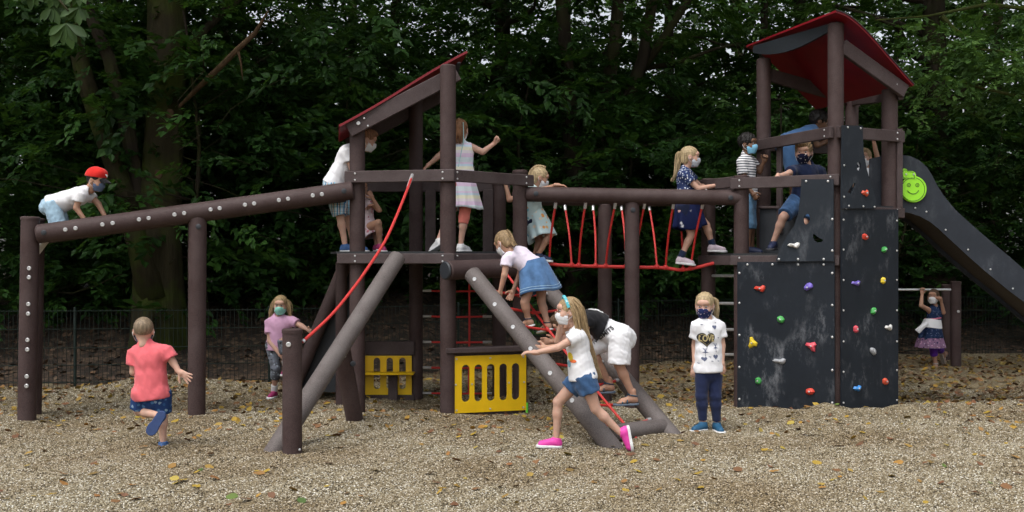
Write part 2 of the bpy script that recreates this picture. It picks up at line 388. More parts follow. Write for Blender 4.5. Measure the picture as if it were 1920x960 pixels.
# pebbles: instanced stones on the gravel in view
def pebbles():
    V, F = gridmesh(np.arange(-7.2, 7.21, .12), np.arange(5.4, 13.0, .12), lambda X, Y: gh(X, Y) + .002)
    cx = V[F].mean(1); keep = (cx[:, 1] < fence_y(cx[:, 0]) - .1) & (np.abs(cx[:, 0]) < cx[:, 1] * .56 + .4); F = F[keep]
    m, nt, N, L, B = newmat('pebble stone')
    oi = N.new('ShaderNodeObjectInfo'); gp = N.new('ShaderNodeNewGeometry').outputs['Position']
    cr = ramp(N, [(0, (.035, .027, .015)), (.16, (.115, .088, .050)), (.4, (.235, .192, .115)), (.7, (.345, .295, .190)), (.88, (.49, .45, .35)), (1, (.80, .78, .71))])
    L.new(oi.outputs['Random'], cr.inputs[0])
    n1 = noise(N, L, gp, .55, 5, .65); r1 = ramp(N, [(.38, (.62, .52, .40)), (.62, (1, 1, 1))]); L.new(n1.outputs[0], r1.inputs[0])
    L.new(mixc(N, L, .8, cr.outputs[0], r1.outputs[0], 'MULTIPLY'), B.inputs['Base Color']); B.inputs['Roughness'].default_value = .7
    o = obj_np('gravel_stones', V, F, m, origin=(0, 0, 0))
    me = o.data; at = me.attributes.new('dens', 'FLOAT', 'POINT')
    co = np.empty(len(me.vertices) * 3, dtype=np.float32); me.vertices.foreach_get('co', co); co = co.reshape(-1, 3)
    at.data.foreach_set('value', np.interp(co[:, 1], [5.4, 8, 10, 13], [10500, 8000, 4200, 1900]).astype(np.float32))
    g = bpy.data.node_groups.new('scatter stones', 'GeometryNodeTree')
    g.interface.new_socket('Geometry', in_out='INPUT', socket_type='NodeSocketGeometry')
    g.interface.new_socket('Geometry', in_out='OUTPUT', socket_type='NodeSocketGeometry')
    n = g.nodes; l = g.links
    gi = n.new('NodeGroupInput'); go = n.new('NodeGroupOutput')
    dp = n.new('GeometryNodeDistributePointsOnFaces'); na = n.new('GeometryNodeInputNamedAttribute'); na.data_type = 'FLOAT'; na.inputs['Name'].default_value = 'dens'
    l.new(gi.outputs[0], dp.inputs['Mesh']); l.new(na.outputs[0], dp.inputs['Density'])
    ic = n.new('GeometryNodeMeshIcoSphere'); ic.inputs['Radius'].default_value = 1.0; ic.inputs['Subdivisions'].default_value = 2
    sm = n.new('GeometryNodeSetMaterial'); sm.inputs['Material'].default_value = m; l.new(ic.outputs['Mesh'], sm.inputs[0])
    ss = n.new('GeometryNodeSetShadeSmooth'); l.new(sm.outputs[0], ss.inputs[0])
    ip = n.new('GeometryNodeInstanceOnPoints'); l.new(dp.outputs['Points'], ip.inputs['Points']); l.new(ss.outputs[0], ip.inputs['Instance'])
    rv = n.new('FunctionNodeRandomValue'); rv.data_type = 'FLOAT_VECTOR'
    rv.inputs[0].default_value = (.0036, .0032, .0026); rv.inputs[1].default_value = (.0086, .007, .0055); l.new(rv.outputs[0], ip.inputs['Scale'])
    rr = n.new('FunctionNodeRandomValue'); rr.data_type = 'FLOAT_VECTOR'
    rr.inputs[0].default_value = (-.5, -.5, 0); rr.inputs[1].default_value = (.5, .5, 6.28); rr.inputs['Seed'].default_value = 3; l.new(rr.outputs[0], ip.inputs['Rotation'])
    l.new(ip.outputs[0], go.inputs[0])
    md = o.modifiers.new('stones', 'NODES'); md.node_group = g
    tag(o, 'loose pale pebbles covering the playground', kind='stuff')
pebbles()
# fallen leaves
def leafmat(name, cols, rough=.7):
    m, nt, N, L, B = newmat(name); oi = N.new('ShaderNodeObjectInfo'); g = N.new('ShaderNodeNewGeometry')
    ad = N.new('ShaderNodeMath'); ad.operation = 'ADD'; L.new(oi.outputs['Random'], ad.inputs[0]); L.new(g.outputs['Random Per Island'], ad.inputs[1])
    fr = N.new('ShaderNodeMath'); fr.operation = 'FRACT'; L.new(ad.outputs[0], fr.inputs[0])
    cr = ramp(N, [(i / len(cols), c) for i, c in enumerate(cols)]); L.new(fr.outputs[0], cr.inputs[0])
    n1 = noise(N, L, coord(N), 60, 3); L.new(mixc(N, L, n1.outputs[0], cr.outputs[0], mixc(N, L, .55, cr.outputs[0], (.05, .03, .015))), B.inputs['Base Color'])
    B.inputs['Roughness'].default_value = rough; return m
M_FALL = leafmat('fallen leaf', [(.50, .34, .03), (.44, .22, .04), (.26, .10, .035), (.17, .075, .035), (.36, .19, .05), (.52, .40, .06), (.13, .06, .03), (.30, .14, .05), (.45, .30, .03)])
M_FALLG = leafmat('fallen green leaf', [(.05, .12, .02), (.12, .2, .03)])
def leaf_shape(seed):
    r = np.random.default_rng(seed); n = 7; V = []; F = []
    cy, cx = r.uniform(-1.6, 1.6), r.uniform(-.4, 1.2)
    for i in range(n):
        t = i / (n - 1); wd = .34 * math.sin(math.pi * min(1, t * .96 + .03)) ** .8 * r.uniform(.85, 1.1)
        z = .22 * cx * (t - .5) ** 2 + .02 * r.normal()
        for s in (-1, 0, 1): V.append((s * wd, t - .5, z + (.18 * cy * wd if s else 0) + abs(.02 * r.normal())))
    for i in range(n - 1):
        for k in range(2): a = i * 3 + k; F.append([a, a + 1, a + 4, a + 3])
    return A(V), A(F)
LSH = [leaf_shape(s) for s in range(8)]
LME = [mesh_np('fallen leaf %d' % k, v, f, M_FALL) for k, (v, f) in enumerate(LSH)]
LMG = mesh_np('fallen green leaf', *LSH[0], M_FALLG)
for k in range(290):
    while True:
        py = 700 + 255 * rng.random() ** .8; Y = 3100 / (py - 480); px = rng.uniform(-15, 1935); x = (px - 960) * Y / 2000
        if Y < fence_y(x) - .2 and not (px > 1330 and rng.random() < .35): break
    s = rng.uniform(.042, .088)
    q = Matrix.Rotation(rng.uniform(0, 6.28), 4, 'Z') @ Matrix.Rotation(rng.normal() * .25, 4, 'X') @ Matrix.Rotation(rng.normal() * .3, 4, 'Y')
    inst('fallen_leaf', LMG if k % 24 == 5 else LME[k % 8], (x, Y, float(gh(x, Y)) + .014), ground, q.to_quaternion(), s)
def litter_mass(name, n, xy, zf, smin, smax, mat, parent=None, label=None):
    Vs, Fs = [], []; o = 0
    for k in range(n):
        x, y = xy(); v, f = LSH[k % 8]
        q = A((Matrix.Rotation(rng.uniform(0, 6.28), 3, 'Z') @ Matrix.Rotation(rng.normal() * .35, 3, 'X') @ Matrix.Rotation(rng.normal() * .35, 3, 'Y')))
        Vs.append(v @ q.T * rng.uniform(smin, smax) + A((x, y, zf(x, y)))); Fs.append(f + o); o += len(v)
    ob = obj_np(name, np.concatenate(Vs), np.concatenate(Fs), mat, parent, origin=(0, 0, 0)); tag(ob, label, kind='stuff'); return ob
def xy1():
    while True:
        y = 9 + 7.5 * rng.random() ** .7; x = rng.uniform(-.55, .55) * y
        if y < fence_y(x) - .05: return x, y
def xy1b():
    while True:
        y = 11.2 + 5.4 * rng.random(); x = rng.uniform(-.55, .55) * y
        if y < fence_y(x) - .05 and (x > -.5 or rng.random() < .5): return x, y
M_FALLB = leafmat('old fallen leaf', [(.20, .10, .045), (.14, .075, .035), (.28, .17, .07), (.10, .06, .03), (.36, .26, .05), (.18, .10, .05)])
litter_mass('old_leaves', 2600, xy1b, lambda x, y: float(gh(x, y)) + .012, .04, .09, M_FALLB, ground)
litter_mass('fallen_leaves', 2600, xy1, lambda x, y: float(gh(x, y)) + .012, .035, .085, M_FALL, ground)
M_DEAD = leafmat('dead brown leaf', [(.12, .06, .03), (.2, .11, .06), (.07, .035, .02), (.25, .15, .09), (.1, .06, .03)])
def xy2():
    x = rng.uniform(-13, 13); return x, fence_y(x) + .1 + 6 * rng.random()
litter_mass('leaf_litter', 6000, xy2, lambda x, y: floor_z(x, y) + .012, .05, .11, M_DEAD, floor)
# ------------------------------------------------------------------ wood behind the playground
def bark(name, c, moss):
    m, nt, N, L, B = newmat(name); v = coord(N)
    n1 = noise(N, L, v, 9, 6, .7, (1, 1, .16)); n2 = noise(N, L, v, 1.6, 4, .6)
    r1 = ramp(N, [(.3, tuple(x * .5 for x in c)), (.7, tuple(x * 1.4 for x in c))]); L.new(n1.outputs[0], r1.inputs[0])
    r2 = ramp(N, [(.42, (0, 0, 0)), (.6, (1, 1, 1))]); L.new(n2.outputs[0], r2.inputs[0])
    q = N.new('ShaderNodeMath'); q.operation = 'MULTIPLY'; q.inputs[1].default_value = moss; L.new(r2.outputs[0], q.inputs[0])
    L.new(mixc(N, L, q.outputs[0], r1.outputs[0], mixc(N, L, .75, r1.outputs[0], (.055, .085, .009))), B.inputs['Base Color'])
    B.inputs['Roughness'].default_value = .9; B.inputs['Specular IOR Level'].default_value = .2; bump(N, L, B, n1.outputs[0], .9, .03); return m
M_BARK = bark('dark bark', (.035, .027, .020), .35); M_MOSSY = bark('mossy bark', (.040, .034, .018), .95); M_MOSSB = bark('bright moss bark', (.06, .07, .02), .9); M_DEADW = bark('bare dead wood', (.10, .062, .038), .1)
def foliage(name, cols, trans=.35):
    m, nt, N, L, B = newmat(name); g = N.new('ShaderNodeNewGeometry')
    n1 = noise(N, L, g.outputs['Position'], .5, 3)
    ad = N.new('ShaderNodeMath'); ad.operation = 'MULTIPLY_ADD'; ad.inputs[1].default_value = .55; L.new(g.outputs['Random Per Island'], ad.inputs[0])
    sb = N.new('ShaderNodeMath'); sb.operation = 'MULTIPLY_ADD'; sb.inputs[1].default_value = 1.1; sb.inputs[2].default_value = -.32; L.new(n1.outputs[0], sb.inputs[0]); L.new(sb.outputs[0], ad.inputs[2])
    cr = ramp(N, [(i / (len(cols) - 1), c) for i, c in enumerate(cols)]); L.new(ad.outputs[0], cr.inputs[0])
    L.new(cr.outputs[0], B.inputs['Base Color']); B.inputs['Roughness'].default_value = .5; B.inputs['Specular IOR Level'].default_value = .25
    tr = N.new('ShaderNodeBsdfTranslucent'); tc = mixc(N, L, .5, cr.outputs[0], (.10, .20, .015)); L.new(tc, tr.inputs[0])
    ms = N.new('ShaderNodeMixShader'); ms.inputs[0].default_value = trans; L.new(B.outputs[0], ms.inputs[1]); L.new(tr.outputs[0], ms.inputs[2])
    L.new(ms.outputs[0], N['Material Output'].inputs[0]); return m
M_LEAF = foliage('wood foliage', [(.010, .030, .008), (.018, .053, .012), (.034, .095, .017), (.075, .175, .028)])
M_LEAF2 = foliage('lighter foliage', [(.03, .07, .02), (.055, .12, .03), (.09, .18, .042), (.15, .25, .06)])
def spray(r, nl, L_, ll):
    """leafy twig in local coords along +X, flat-ish and drooping; returns quads (n,4,3)"""
    q = []
    for i in range(nl):
        t = (i + .5) / nl; side = 1 if i % 2 else -1
        p = A((t * L_, side * .02 * L_ + r.normal() * .05 * L_, -.22 * L_ * t * t + r.normal() * .04 * L_))
        a = side * r.uniform(.5, 1.25) * (1 - .4 * t); d = A((math.cos(a), math.sin(a), -.25 + r.normal() * .25)); d /= np.linalg.norm(d)
        u = A((r.normal() * .35, r.normal() * .35, 1.0)); sd_ = np.cross(u, d); sd_ /= np.linalg.norm(sd_); up = np.cross(d, sd_)
        l = ll * r.uniform(.65, 1.25); wd = l * r.uniform(.24, .34)
        q.append([p, p + d * l * .45 + sd_ * wd + up * wd * .35, p + d * l, p + d * l * .45 - sd_ * wd + up * wd * .35])
    return A(q)
def leafcloud(seed, pos, outdir, nl, L_, ll):
    r = np.random.default_rng(seed); base = [spray(r, nl, 1.0, ll / L_) for _ in range(10)]
    out = []
    for p, d in zip(pos, outdir):
        q = base[r.integers(10)]
        a = math.atan2(d[1], d[0]) + r.normal() * .5; pt = r.normal() * .3 - .05; ro = r.normal() * .35
        R = A(Matrix.Rotation(a, 3, 'Z') @ Matrix.Rotation(-pt, 3, 'Y') @ Matrix.Rotation(ro, 3, 'X'))
        out.append(q.reshape(-1, 3) @ R.T * (L_ * r.uniform(.75, 1.3)) + p)
    V = np.concatenate(out); F = np.arange(len(V)).reshape(-1, 4); return V, F
def crown_mesh(seed, n, z0, z1, R, nl, L_, ll, mat, shape=.7, hole=.25):
    r = np.random.default_rng(seed); pos = []; od = []
    while len(pos) < n:
        t = r.random(); z = z0 + (z1 - z0) * t; rad = R * (math.sin(math.pi * (.12 + .8 * t)) ** shape) * (1 + .25 * math.sin(seed + 9 * t))
        a = r.uniform(0, 6.28); rr = rad * math.sqrt(r.uniform(hole ** 2, 1)) * (1 + .18 * math.sin(3 * a + seed))
        # layered boughs: keep clumps
        if math.sin(z * 4.2 + 2.2 * math.sin(a * 2 + seed) + seed) < -.2 and r.random() < .85: continue
        pos.append(A((rr * math.cos(a), rr * math.sin(a), z - .12 * rr))); od.append((math.cos(a), math.sin(a)))
    V, F = leafcloud(seed, pos, od, nl, L_, ll)
    return mesh_np('crown %d' % seed, V, F, mat, None, False)
CROWNS = [crown_mesh(s, 560, 2.0 + .6 * (s % 3), 12.5, 3.6, 26, .62, .125, M_LEAF) for s in (1, 2, 3, 4)]
CROWNL = [crown_mesh(s, 440, 1.9, 9.5, 3.0, 26, .55, .115, M_LEAF2) for s in (11, 12)]
BUSH = [crown_mesh(s, 300, .15, 3.4, 1.35, 24, .42, .10, M_LEAF, .45, 0) for s in (21, 22, 23)]
def wob(p0, p1, n, amp, seed):
    r = np.random.default_rng(seed); p0, p1 = Vector(p0), Vector(p1); out = []; ph = r.uniform(0, 6.28, 4)
    for i in range(n):
        t = i / (n - 1); k = amp * math.sin(math.pi * t)
        out.append(p0.lerp(p1, t) + Vector((k * math.sin(5 * t + ph[0]) + .3 * k * math.sin(13 * t + ph[1]), k * math.sin(4 * t + ph[2]), .3 * k * math.sin(9 * t + ph[3]))))
    return out
def trunk_mesh(seed, r0, H):
    r = np.random.default_rng(seed); b = MB(); path = wob((0, 0, -.4), (r.normal() * .5, r.normal() * .3, H), 12, .16, seed)
    rad = [r0 * (1.35 if i == 0 else 1.12 if i == 1 else 1) * (1 - .72 * i / 11) for i in range(12)]
    b.tube(path, rad, 12)
    for k in range(15):
        t = r.uniform(.18, .95); i = int(t * 11); p = path[i].lerp(path[min(11, i + 1)], t * 11 - i); a = r.uniform(0, 6.28); l = r.uniform(1.2, 3.2) * (1.1 - .4 * t)
        q = p + Vector((math.cos(a) * l, math.sin(a) * l, r.uniform(.1, .9)))
        s0 = rad[i] * r.uniform(.25, .5); b.tube(wob(p, q, 6, .18, seed * 31 + k), [s0 * (1 - .75 * j / 5) for j in range(6)], 6)
    return mesh_np('trunk %d' % seed, A(b.V), b.F, M_BARK)
TRUNKS = [trunk_mesh(s, .17, 11) for s in (1, 2, 3, 4)]; TRUNKB = [trunk_mesh(s, .30, 12) for s in (5, 6)]
STEMS = [trunk_mesh(s, .035, 3.1) for s in (7, 8)]
def ground_at(x, Y): return floor_z(x, Y)
def tree(px, Y, tm, cm, s, rot, label, group='trees of the dark wood', name='tree', trs=1.0):
    x = (px - 960) * Y / 2000; z = ground_at(x, Y)
    t = empty(name, (x, Y, z), label, 'tree' if name == 'tree' else 'shrub', group)
    q = Matrix.Rotation(rot, 3, 'Z').to_quaternion()
    inst('trunk', tm, (x, Y, z), t, q, (s * trs, s * trs, s)); inst('crown', cm, (x, Y, z), t, q, s)
    return t
MARKS = [(-1e4, 'beyond the left edge of the photo'), (-5, 'at the left edge of the photo'), (48, 'behind the outermost left post'), (110, 'left of the boy with the red cap'), (190, 'behind the boy with the red cap'), (240, 'left of the big mossy trunk'), (330, 'right of the big mossy trunk'), (385, 'right of the middle post of the sloping beam'), (450, 'left of the girl with the mint mask'), (526, 'behind the girl with the mint mask'), (590, 'left of the playhouse slide'), (650, 'behind the boy in plaid shorts'), (715, 'behind the playhouse rail'), (790, 'under the playhouse roof'), (850, 'behind the girl in the pastel dress'), (915, 'right of the playhouse roof'), (975, 'behind the capped bridge post'), (1030, 'behind the climbing girl'), (1080, 'behind the start of the rope bridge'), (1140, 'behind the bridge hangers'), (1190, 'behind the middle bridge post'), (1250, 'left of the girl on the bridge'), (1310, 'behind the girl on the bridge'), (1370, 'right of the girl on the bridge'), (1425, 'behind the boy in stripes'), (1500, 'behind the navy polo boy'), (1570, 'under the wavy red roof'), (1640, 'right of the tall tower post'), (1700, 'behind the lime face sign'), (1760, 'behind the top of the slide'), (1830, 'above the middle of the slide'), (1890, 'above the end of the slide'), (1925, 'at the right edge of the photo'), (1e4, 'beyond the right edge of the photo')]
USED = set()
def near_label(kind, px, Y):
    m = min(MARKS[1:-1], key=lambda q: abs(q[0] - px))[1] if -20 < px < 1945 else (MARKS[0][1] if px < 0 else MARKS[-1][1])
    opts = {'sapling': ['dark leafy sapling on the bank %s', 'farther leafy sapling deeper in the wood %s', 'faintest leafy sapling at the back %s'], 'tree': ['tall dark tree deep in the wood %s', 'second tall tree deep in the wood %s', 'farthest tall tree in the wood %s']}[kind]
    for o in opts:
        if o % m not in USED: USED.add(o % m); return o % m
    return opts[-1] % m
front = [  # px, Y, big?, scale, trunk factor, light crown?, label
 (-40, 16.5, 0, 1.0, .8, 0, 'dark tree at the left edge of the photo beyond the wire fence'),
 (62, 18.5, 0, .95, .7, 0, 'thin dark tree seen just right of the sloping beam\'s outer post'),
 (136, 17.2, 0, 1.05, .6, 0, 'slim tree behind the boy with the red cap'),
 (215, 20.0, 0, 1.0, .7, 0, 'slim tree just left of the big mossy trunk'),
 (408, 16.3, 0, .9, .55, 0, 'thin mossy stemmed tree right of the beam\'s middle post'),
 (455, 19.5, 0, 1.05, .7, 0, 'thin dark tree between the beam\'s middle post and the slide'),
 (560, 22.5, 0, 1.1, .9, 0, 'dark tree behind the girl with the mint mask'),
 (742, 21.0, 0, 1.0, .9, 0, 'dark tree seen through the roofed playhouse tower'),
 (958, 19.5, 1, .95, .75, 0, 'straight dark trunk tree right of the playhouse roof'),
 (1255, 22.0, 0, 1.05, .8, 0, 'dark tree above the girl walking on the rope bridge'),
 (1395, 19.5, 0, 1.0, .6, 1, 'leafy lighter tree just left of the red tower roof'),
 (1510, 23.0, 0, 1.1, .9, 1, 'pale leafed tree seen under the red tower roof'),
 (1752, 18.5, 1, .95, 1.05, 0, 'thick dark trunk tree above the lime green face'),
 (1868, 21.5, 0, 1.0, .9, 1, 'slender tree with pale leaves above the slide'),
 (1990, 18.0, 0, 1.0, .9, 1, 'pale leafed tree at the right edge above the slide end')]
for k, (px, Y, big, s, tf, lt, lab) in enumerate(front):
    tree(px, Y, TRUNKB[k % 2] if big else TRUNKS[k % 4], (CROWNL[k % 2] if lt else CROWNS[k % 4]), s, 1.3 * k, lab, trs=tf)
for k in range(19):       # deeper wood
    Y = 24 + 15 * ((k * .618) % 1); px = -420 + (k + .5 * rng.random()) * 2800 / 19
    if 0 < px < 520 and k % 2: continue
    tree(px, Y, TRUNKS[k % 4], CROWNS[(k * 3 + 1) % 4] if k % 5 else CROWNL[k % 2], rng.uniform(.95, 1.25), rng.uniform(0, 6.28), near_label('tree', px, Y), 'deep wood trees', trs=rng.uniform(.6, 1))
for k in range(10):       # wood to both sides, outside the frame but next to it
    sgn = -1 if k % 2 else 1; Y = 14.5 + 3.2 * (k // 2); x = sgn * (.56 * Y + 1.8 + (k % 3) * .9)
    tree(960 + x * 2000 / Y, Y, TRUNKS[k % 4], CROWNS[(k + 2) % 4], rng.uniform(1, 1.2), rng.uniform(0, 6.28), '%s tall dark tree standing just outside the %s edge of the photo' % (['nearest', 'second nearest', 'middle', 'fourth', 'farthest'][k // 2], 'left' if sgn < 0 else 'right'), 'deep wood trees')
k = 0
for px, Y in [(-30, 14.6), (40, 15.6), (120, 14.9), (190, 16.4), (245, 15.2), (395, 15.0), (470, 16.2), (545, 15.6), (640, 17.2), (735, 16.4), (830, 17.0), (905, 18.4), (1000, 17.2), (1075, 18.5), (1160, 17.9), (1240, 17.4), (1320, 18.6), (1420, 17.8), (1500, 19.0), (1600, 18.0), (1690, 19.4), (1810, 19.2), (1885, 18.4), (1960, 20), (1850, 20.4), (330, 18.2), (60, 19.5), (700, 20), (1130, 21), (1450, 21), (600, 19.6), (20, 22), (170, 23), (300, 21.5), (430, 24), (650, 23), (820, 22), (930, 24.5), (1060, 23), (1200, 24), (1350, 23), (1560, 22.5), (1700, 23.5), (1840, 24), (500, 26), (1000, 27)]:
    tree(px, Y, STEMS[k % 2], BUSH[k % 3], rng.uniform(.85, 1.35) * (1.25 if k > 30 else 1), rng.uniform(0, 6.28), near_label('sapling', px, Y), 'saplings on the bank', 'sapling'); k += 1
# the big mossy tree at the left
def rad_lerp(a, b, n): return [a + (b - a) * i / (n - 1) for i in range(n)]
x0 = P(296, 480, 14.2).x
big = empty('tree', (x0, 14.2, ground_at(x0, 14.2)), 'big mossy trunk with a leaning second stem behind the running boy', 'tree')
b = MB()
pts = [P(290, 700, 14.2), P(292, 630, 14.2), P(293, 560, 14.2), P(294, 500, 14.2), P(297, 430, 14.2), P(303, 340, 14.25), P(310, 240, 14.3), P(315, 120, 14.3), P(316, 0, 14.4), P(318, -140, 14.5), P(330, -420, 14.6), P(320, -800, 14.8)]
rr = [.44, .36, .31, .285, .27, .265, .255, .25, .245, .23, .19, .1]
n = 24; rings = []
for i, (p, r_) in enumerate(zip(pts, rr)):
    rings.append([p + Vector((math.cos(a), math.sin(a), 0)) * r_ * (1 + (.16 if i < 4 else .09) * math.sin(3 * a + .5 * i) + .06 * math.sin(7 * a - .3 * i)) for a in [2 * math.pi * j / n for j in range(n)]])
b.rings(rings); b.build('trunk', M_MOSSY, big, True, None)
b = MB(); b.tube([P(285, 560, 14.05), P(268, 480, 14.0), P(250, 420, 14.0), P(222, 330, 13.95), P(190, 240, 13.9), P(160, 150, 13.9), P(138, 60, 13.9), P(120, -40, 14), P(80, -260, 14.1)], [.2, .17, .15, .13, .12, .115, .105, .1, .06], 14)
b.build('leaning_stem', M_MOSSY, big, True, None)
b = MB(); b.tube([P(262, 380, 14.1), P(240, 250, 14.0), P(205, 110, 13.9), P(165, 20, 13.9), P(120, -60, 14)], [.1, .1, .085, .075, .06], 10); b.build('branch', M_BARK, big)
b = MB(); b.tube([P(318, 150, 14.2), P(350, 90, 14.4), P(400, 40, 14.8), P(470, -20, 15.2)], [.1, .07, .055, .04], 8); b.build('branch', M_BARK, big)
b = MB(); b.tube([P(336, 200, 13.9), P(368, 168, 13.7), P(410, 128, 13.5), P(446, 92, 13.4), P(478, 62, 13.3), P(503, 20, 13.2)], [.022, .034, .038, .036, .03, .01], 9); b.build('dead_branch', M_DEADW, big)
b = MB(); b.tube([P(446, 92, 13.4), P(452, 120, 13.4), P(455, 150, 13.5)], [.02, .014, .006], 6); b.build('dead_twig', M_DEADW, big)
for kx, ky in ((319, 213), (297, 327)):
    b = MB(); b.ball(P(kx, ky, 14.0), (.055, .03, .07), n=10); b.build('knot', M_DEADW, big)
r = np.random.default_rng(5); pos = []; od = []
for i in range(420):
    px, py, Y = r.uniform(-120, 760), r.uniform(-700, 60) if i % 3 else r.uniform(-60, 180), r.uniform(12.6, 17.5)
    if 240 < px < 400 and py > -50 and Y < 14.8: continue
    pos.append(A(P(px, py, Y))); od.append((r.normal(), -abs(r.normal())))
for i in range(48):
    px, py = r.uniform(20, 420), r.uniform(20, 430)
    if 285 < px < 345 and py > 180: continue
    pos.append(A(P(px, py, r.uniform(12.9, 13.8)))); od.append((r.normal(), -1))
V, F = leafcloud(77, pos, od, 26, .6, .12); obj_np('crown', V, F, M_LEAF, big, smooth=False, origin=pts[8])
# many-stemmed tree in the middle
x0 = P(1082, 480, 17.5).x
ms = empty('tree', (x0, 17.5, ground_at(x0, 17.5)), 'many stemmed dark tree forking above the rope bridge', 'tree')
for k, pl in enumerate([[(1078, 640, .34), (1082, 480, .25), (1080, 330, .19), (1066, 190, .15), (1058, 60, .12), (1040, -120, .09), (1020, -400, .05)],
           [(1090, 480, .2), (1110, 330, .15), (1138, 180, .13), (1155, 60, .12), (1162, -60, .1), (1180, -400, .05)],
           [(1100, 400, .14), (1165, 220, .12), (1205, 110, .11), (1222, 10, .1), (1226, -120, .08), (1250, -400, .04)],
           [(1190, 150, .09), (1245, 70, .08), (1290, 0, .07), (1340, -120, .04)],
           [(1200, 130, .05), (1270, 118, .045), (1340, 92, .03), (1390, 80, .015)]]):
    b = MB(); b.tube([P(x, y, 17.5 + .15 * k) for x, y, _ in pl], [q * .9 for _, _, q in pl], 12); b.build('trunk' if k == 0 else 'stem', M_BARK, ms, True, None)
t_ = inst('crown', CROWNS[1], (x0, 17.6, ground_at(x0, 17.5) + 1.2), ms)
# near bough hanging in from the right, and mossy branches
nb = empty('tree', (P(2080, 480, 13.6).x, 13.6, 0.1), 'leafy bough with pale green leaves reaching in at the right edge', 'tree')
b = MB(); b.tube([P(2080, 700, 13.6), P(2080, 480, 13.6), P(2070, 200, 13.6), P(2060, -100, 13.6), P(2050, -500, 13.7)], [.2, .17, .15, .12, .06], 12); b.build('trunk', M_MOSSY, nb)
for pl in ([(2065, 60), (1960, 20), (1850, 8), (1780, 22), (1740, 30), (1640, 38)], [(2065, 240), (1990, 190), (1900, 178), (1840, 165), (1790, 150)], [(1765, 30), (1790, 55), (1815, 68)], [(2065, 150), (1960, 110), (1870, 95), (1800, 90)]):
    b = MB(); b.tube([P(x, y, 13.5) for x, y in pl], rad_lerp(.035, .009, len(pl)), 8); b.build('branch', M_MOSSB, nb)
r = np.random.default_rng(9); pos = []; od = []
for i in range(230):
    px = r.uniform(1700, 2150); py = 120 + r.normal() * 48 + (px - 1800) * .02; pos.append(A(P(px, py, r.uniform(12.7, 14.4)))); od.append((-abs(r.normal()), -1))
for i in range(120):
    px = r.uniform(1580, 2150); py = r.uniform(-320, 30); pos.append(A(P(px, py, r.uniform(12.9, 15.5)))); od.append((-abs(r.normal()), -1))
V, F = leafcloud(78, pos, od, 26, .42, .085); obj_np('crown', V, F, M_LEAF2, nb, smooth=False, origin=P(1900, 100, 13.5))
# chestnut spray at the upper left: whorled long leaflets
M_CHEST = foliage('chestnut leaf', [(.02, .045, .012), (.035, .075, .018), (.055, .11, .026), (.09, .16, .04)], .25)
ch = empty('tree', (P(-190, 480, 10.2).x, 10.2, 0.0), 'chestnut branch with big whorled leaves at the upper left corner', 'tree')
b = MB(); b.tube([P(-190, 790, 10.2), P(-190, 480, 10.2), P(-180, 100, 10.2), P(-170, -200, 10.2), P(-170, -700, 10.2)], [.19, .16, .14, .12, .05], 12); b.build('trunk', M_BARK, ch)
b = MB(); b.tube([P(-178, 0, 10.2), P(-60, -50, 9.9), P(40, -40, 9.7), P(105, -8, 9.6), P(128, 20, 9.6)], [.05, .03, .02, .013, .007], 8); b.build('branch', M_BARK, ch)
r = random.Random(3)
for (hx, hy, L_, tilt) in ((124, 44, .21, 0), (98, 12, .15, .4), (148, 14, .16, -.3), (108, -18, .17, .2), (150, -20, .16, .5), (60, -25, .18, .1), (20, -40, .2, .3)):
    c = P(hx, hy, 9.55 + r.uniform(-.12, .12)); lf = MB()
    for k in range(6):
        a = math.radians(-150 + 24 * k) + tilt * .5 + r.uniform(-.08, .08); d = Vector((math.cos(a), r.uniform(-.35, .1), math.sin(a))).normalized()
        sdv = d.cross(Vector((r.uniform(-.2, .2), -1, r.uniform(-.1, .3)))).normalized(); up = sdv.cross(d); l = L_ * r.uniform(.8, 1.1)
        ring = []
        for i in range(6):
            t = i / 5; wd = l * (.03 + .17 * math.sin(math.pi * t ** 1.7) * (1 if t < .98 else .2)); dro = Vector((0, 0, -.1 * l * t * t)) + up * (-.1 * l * t * t)
            ring.append([c + d * l * t + dro - sdv * wd + up * wd * .3, c + d * l * t + dro, c + d * l * t + dro + sdv * wd + up * wd * .3])
        VV = [v for q in ring for v in q]; FF = [[i * 3 + j, i * 3 + j + 1, i * 3 + j + 4, i * 3 + j + 3] for i in range(5) for j in range(2)]
        lf.add(VV, FF)
    lf.build('leaf', M_CHEST, ch)
# far wood closing the view
r = np.random.default_rng(15); pos = []; od = []
for i in range(1100):
    x = r.uniform(-46, 46); Y = r.uniform(39, 49); z = .3 + 15 * r.random() ** .9
    if math.sin(x * 1.1 + 2 * math.sin(z * .8)) + math.sin(z * 1.3 + x * .5) < -.6: continue
    pos.append(A((x, Y, z))); od.append((r.normal(), -1))
V, F = leafcloud(79, pos, od, 16, 1.3, .30); fw = obj_np('far_wood', V, F, M_LEAF, smooth=False, origin=(0, 44, 0))
tag(fw, 'far mass of dark foliage closing off the wood', 'foliage', kind='stuff')
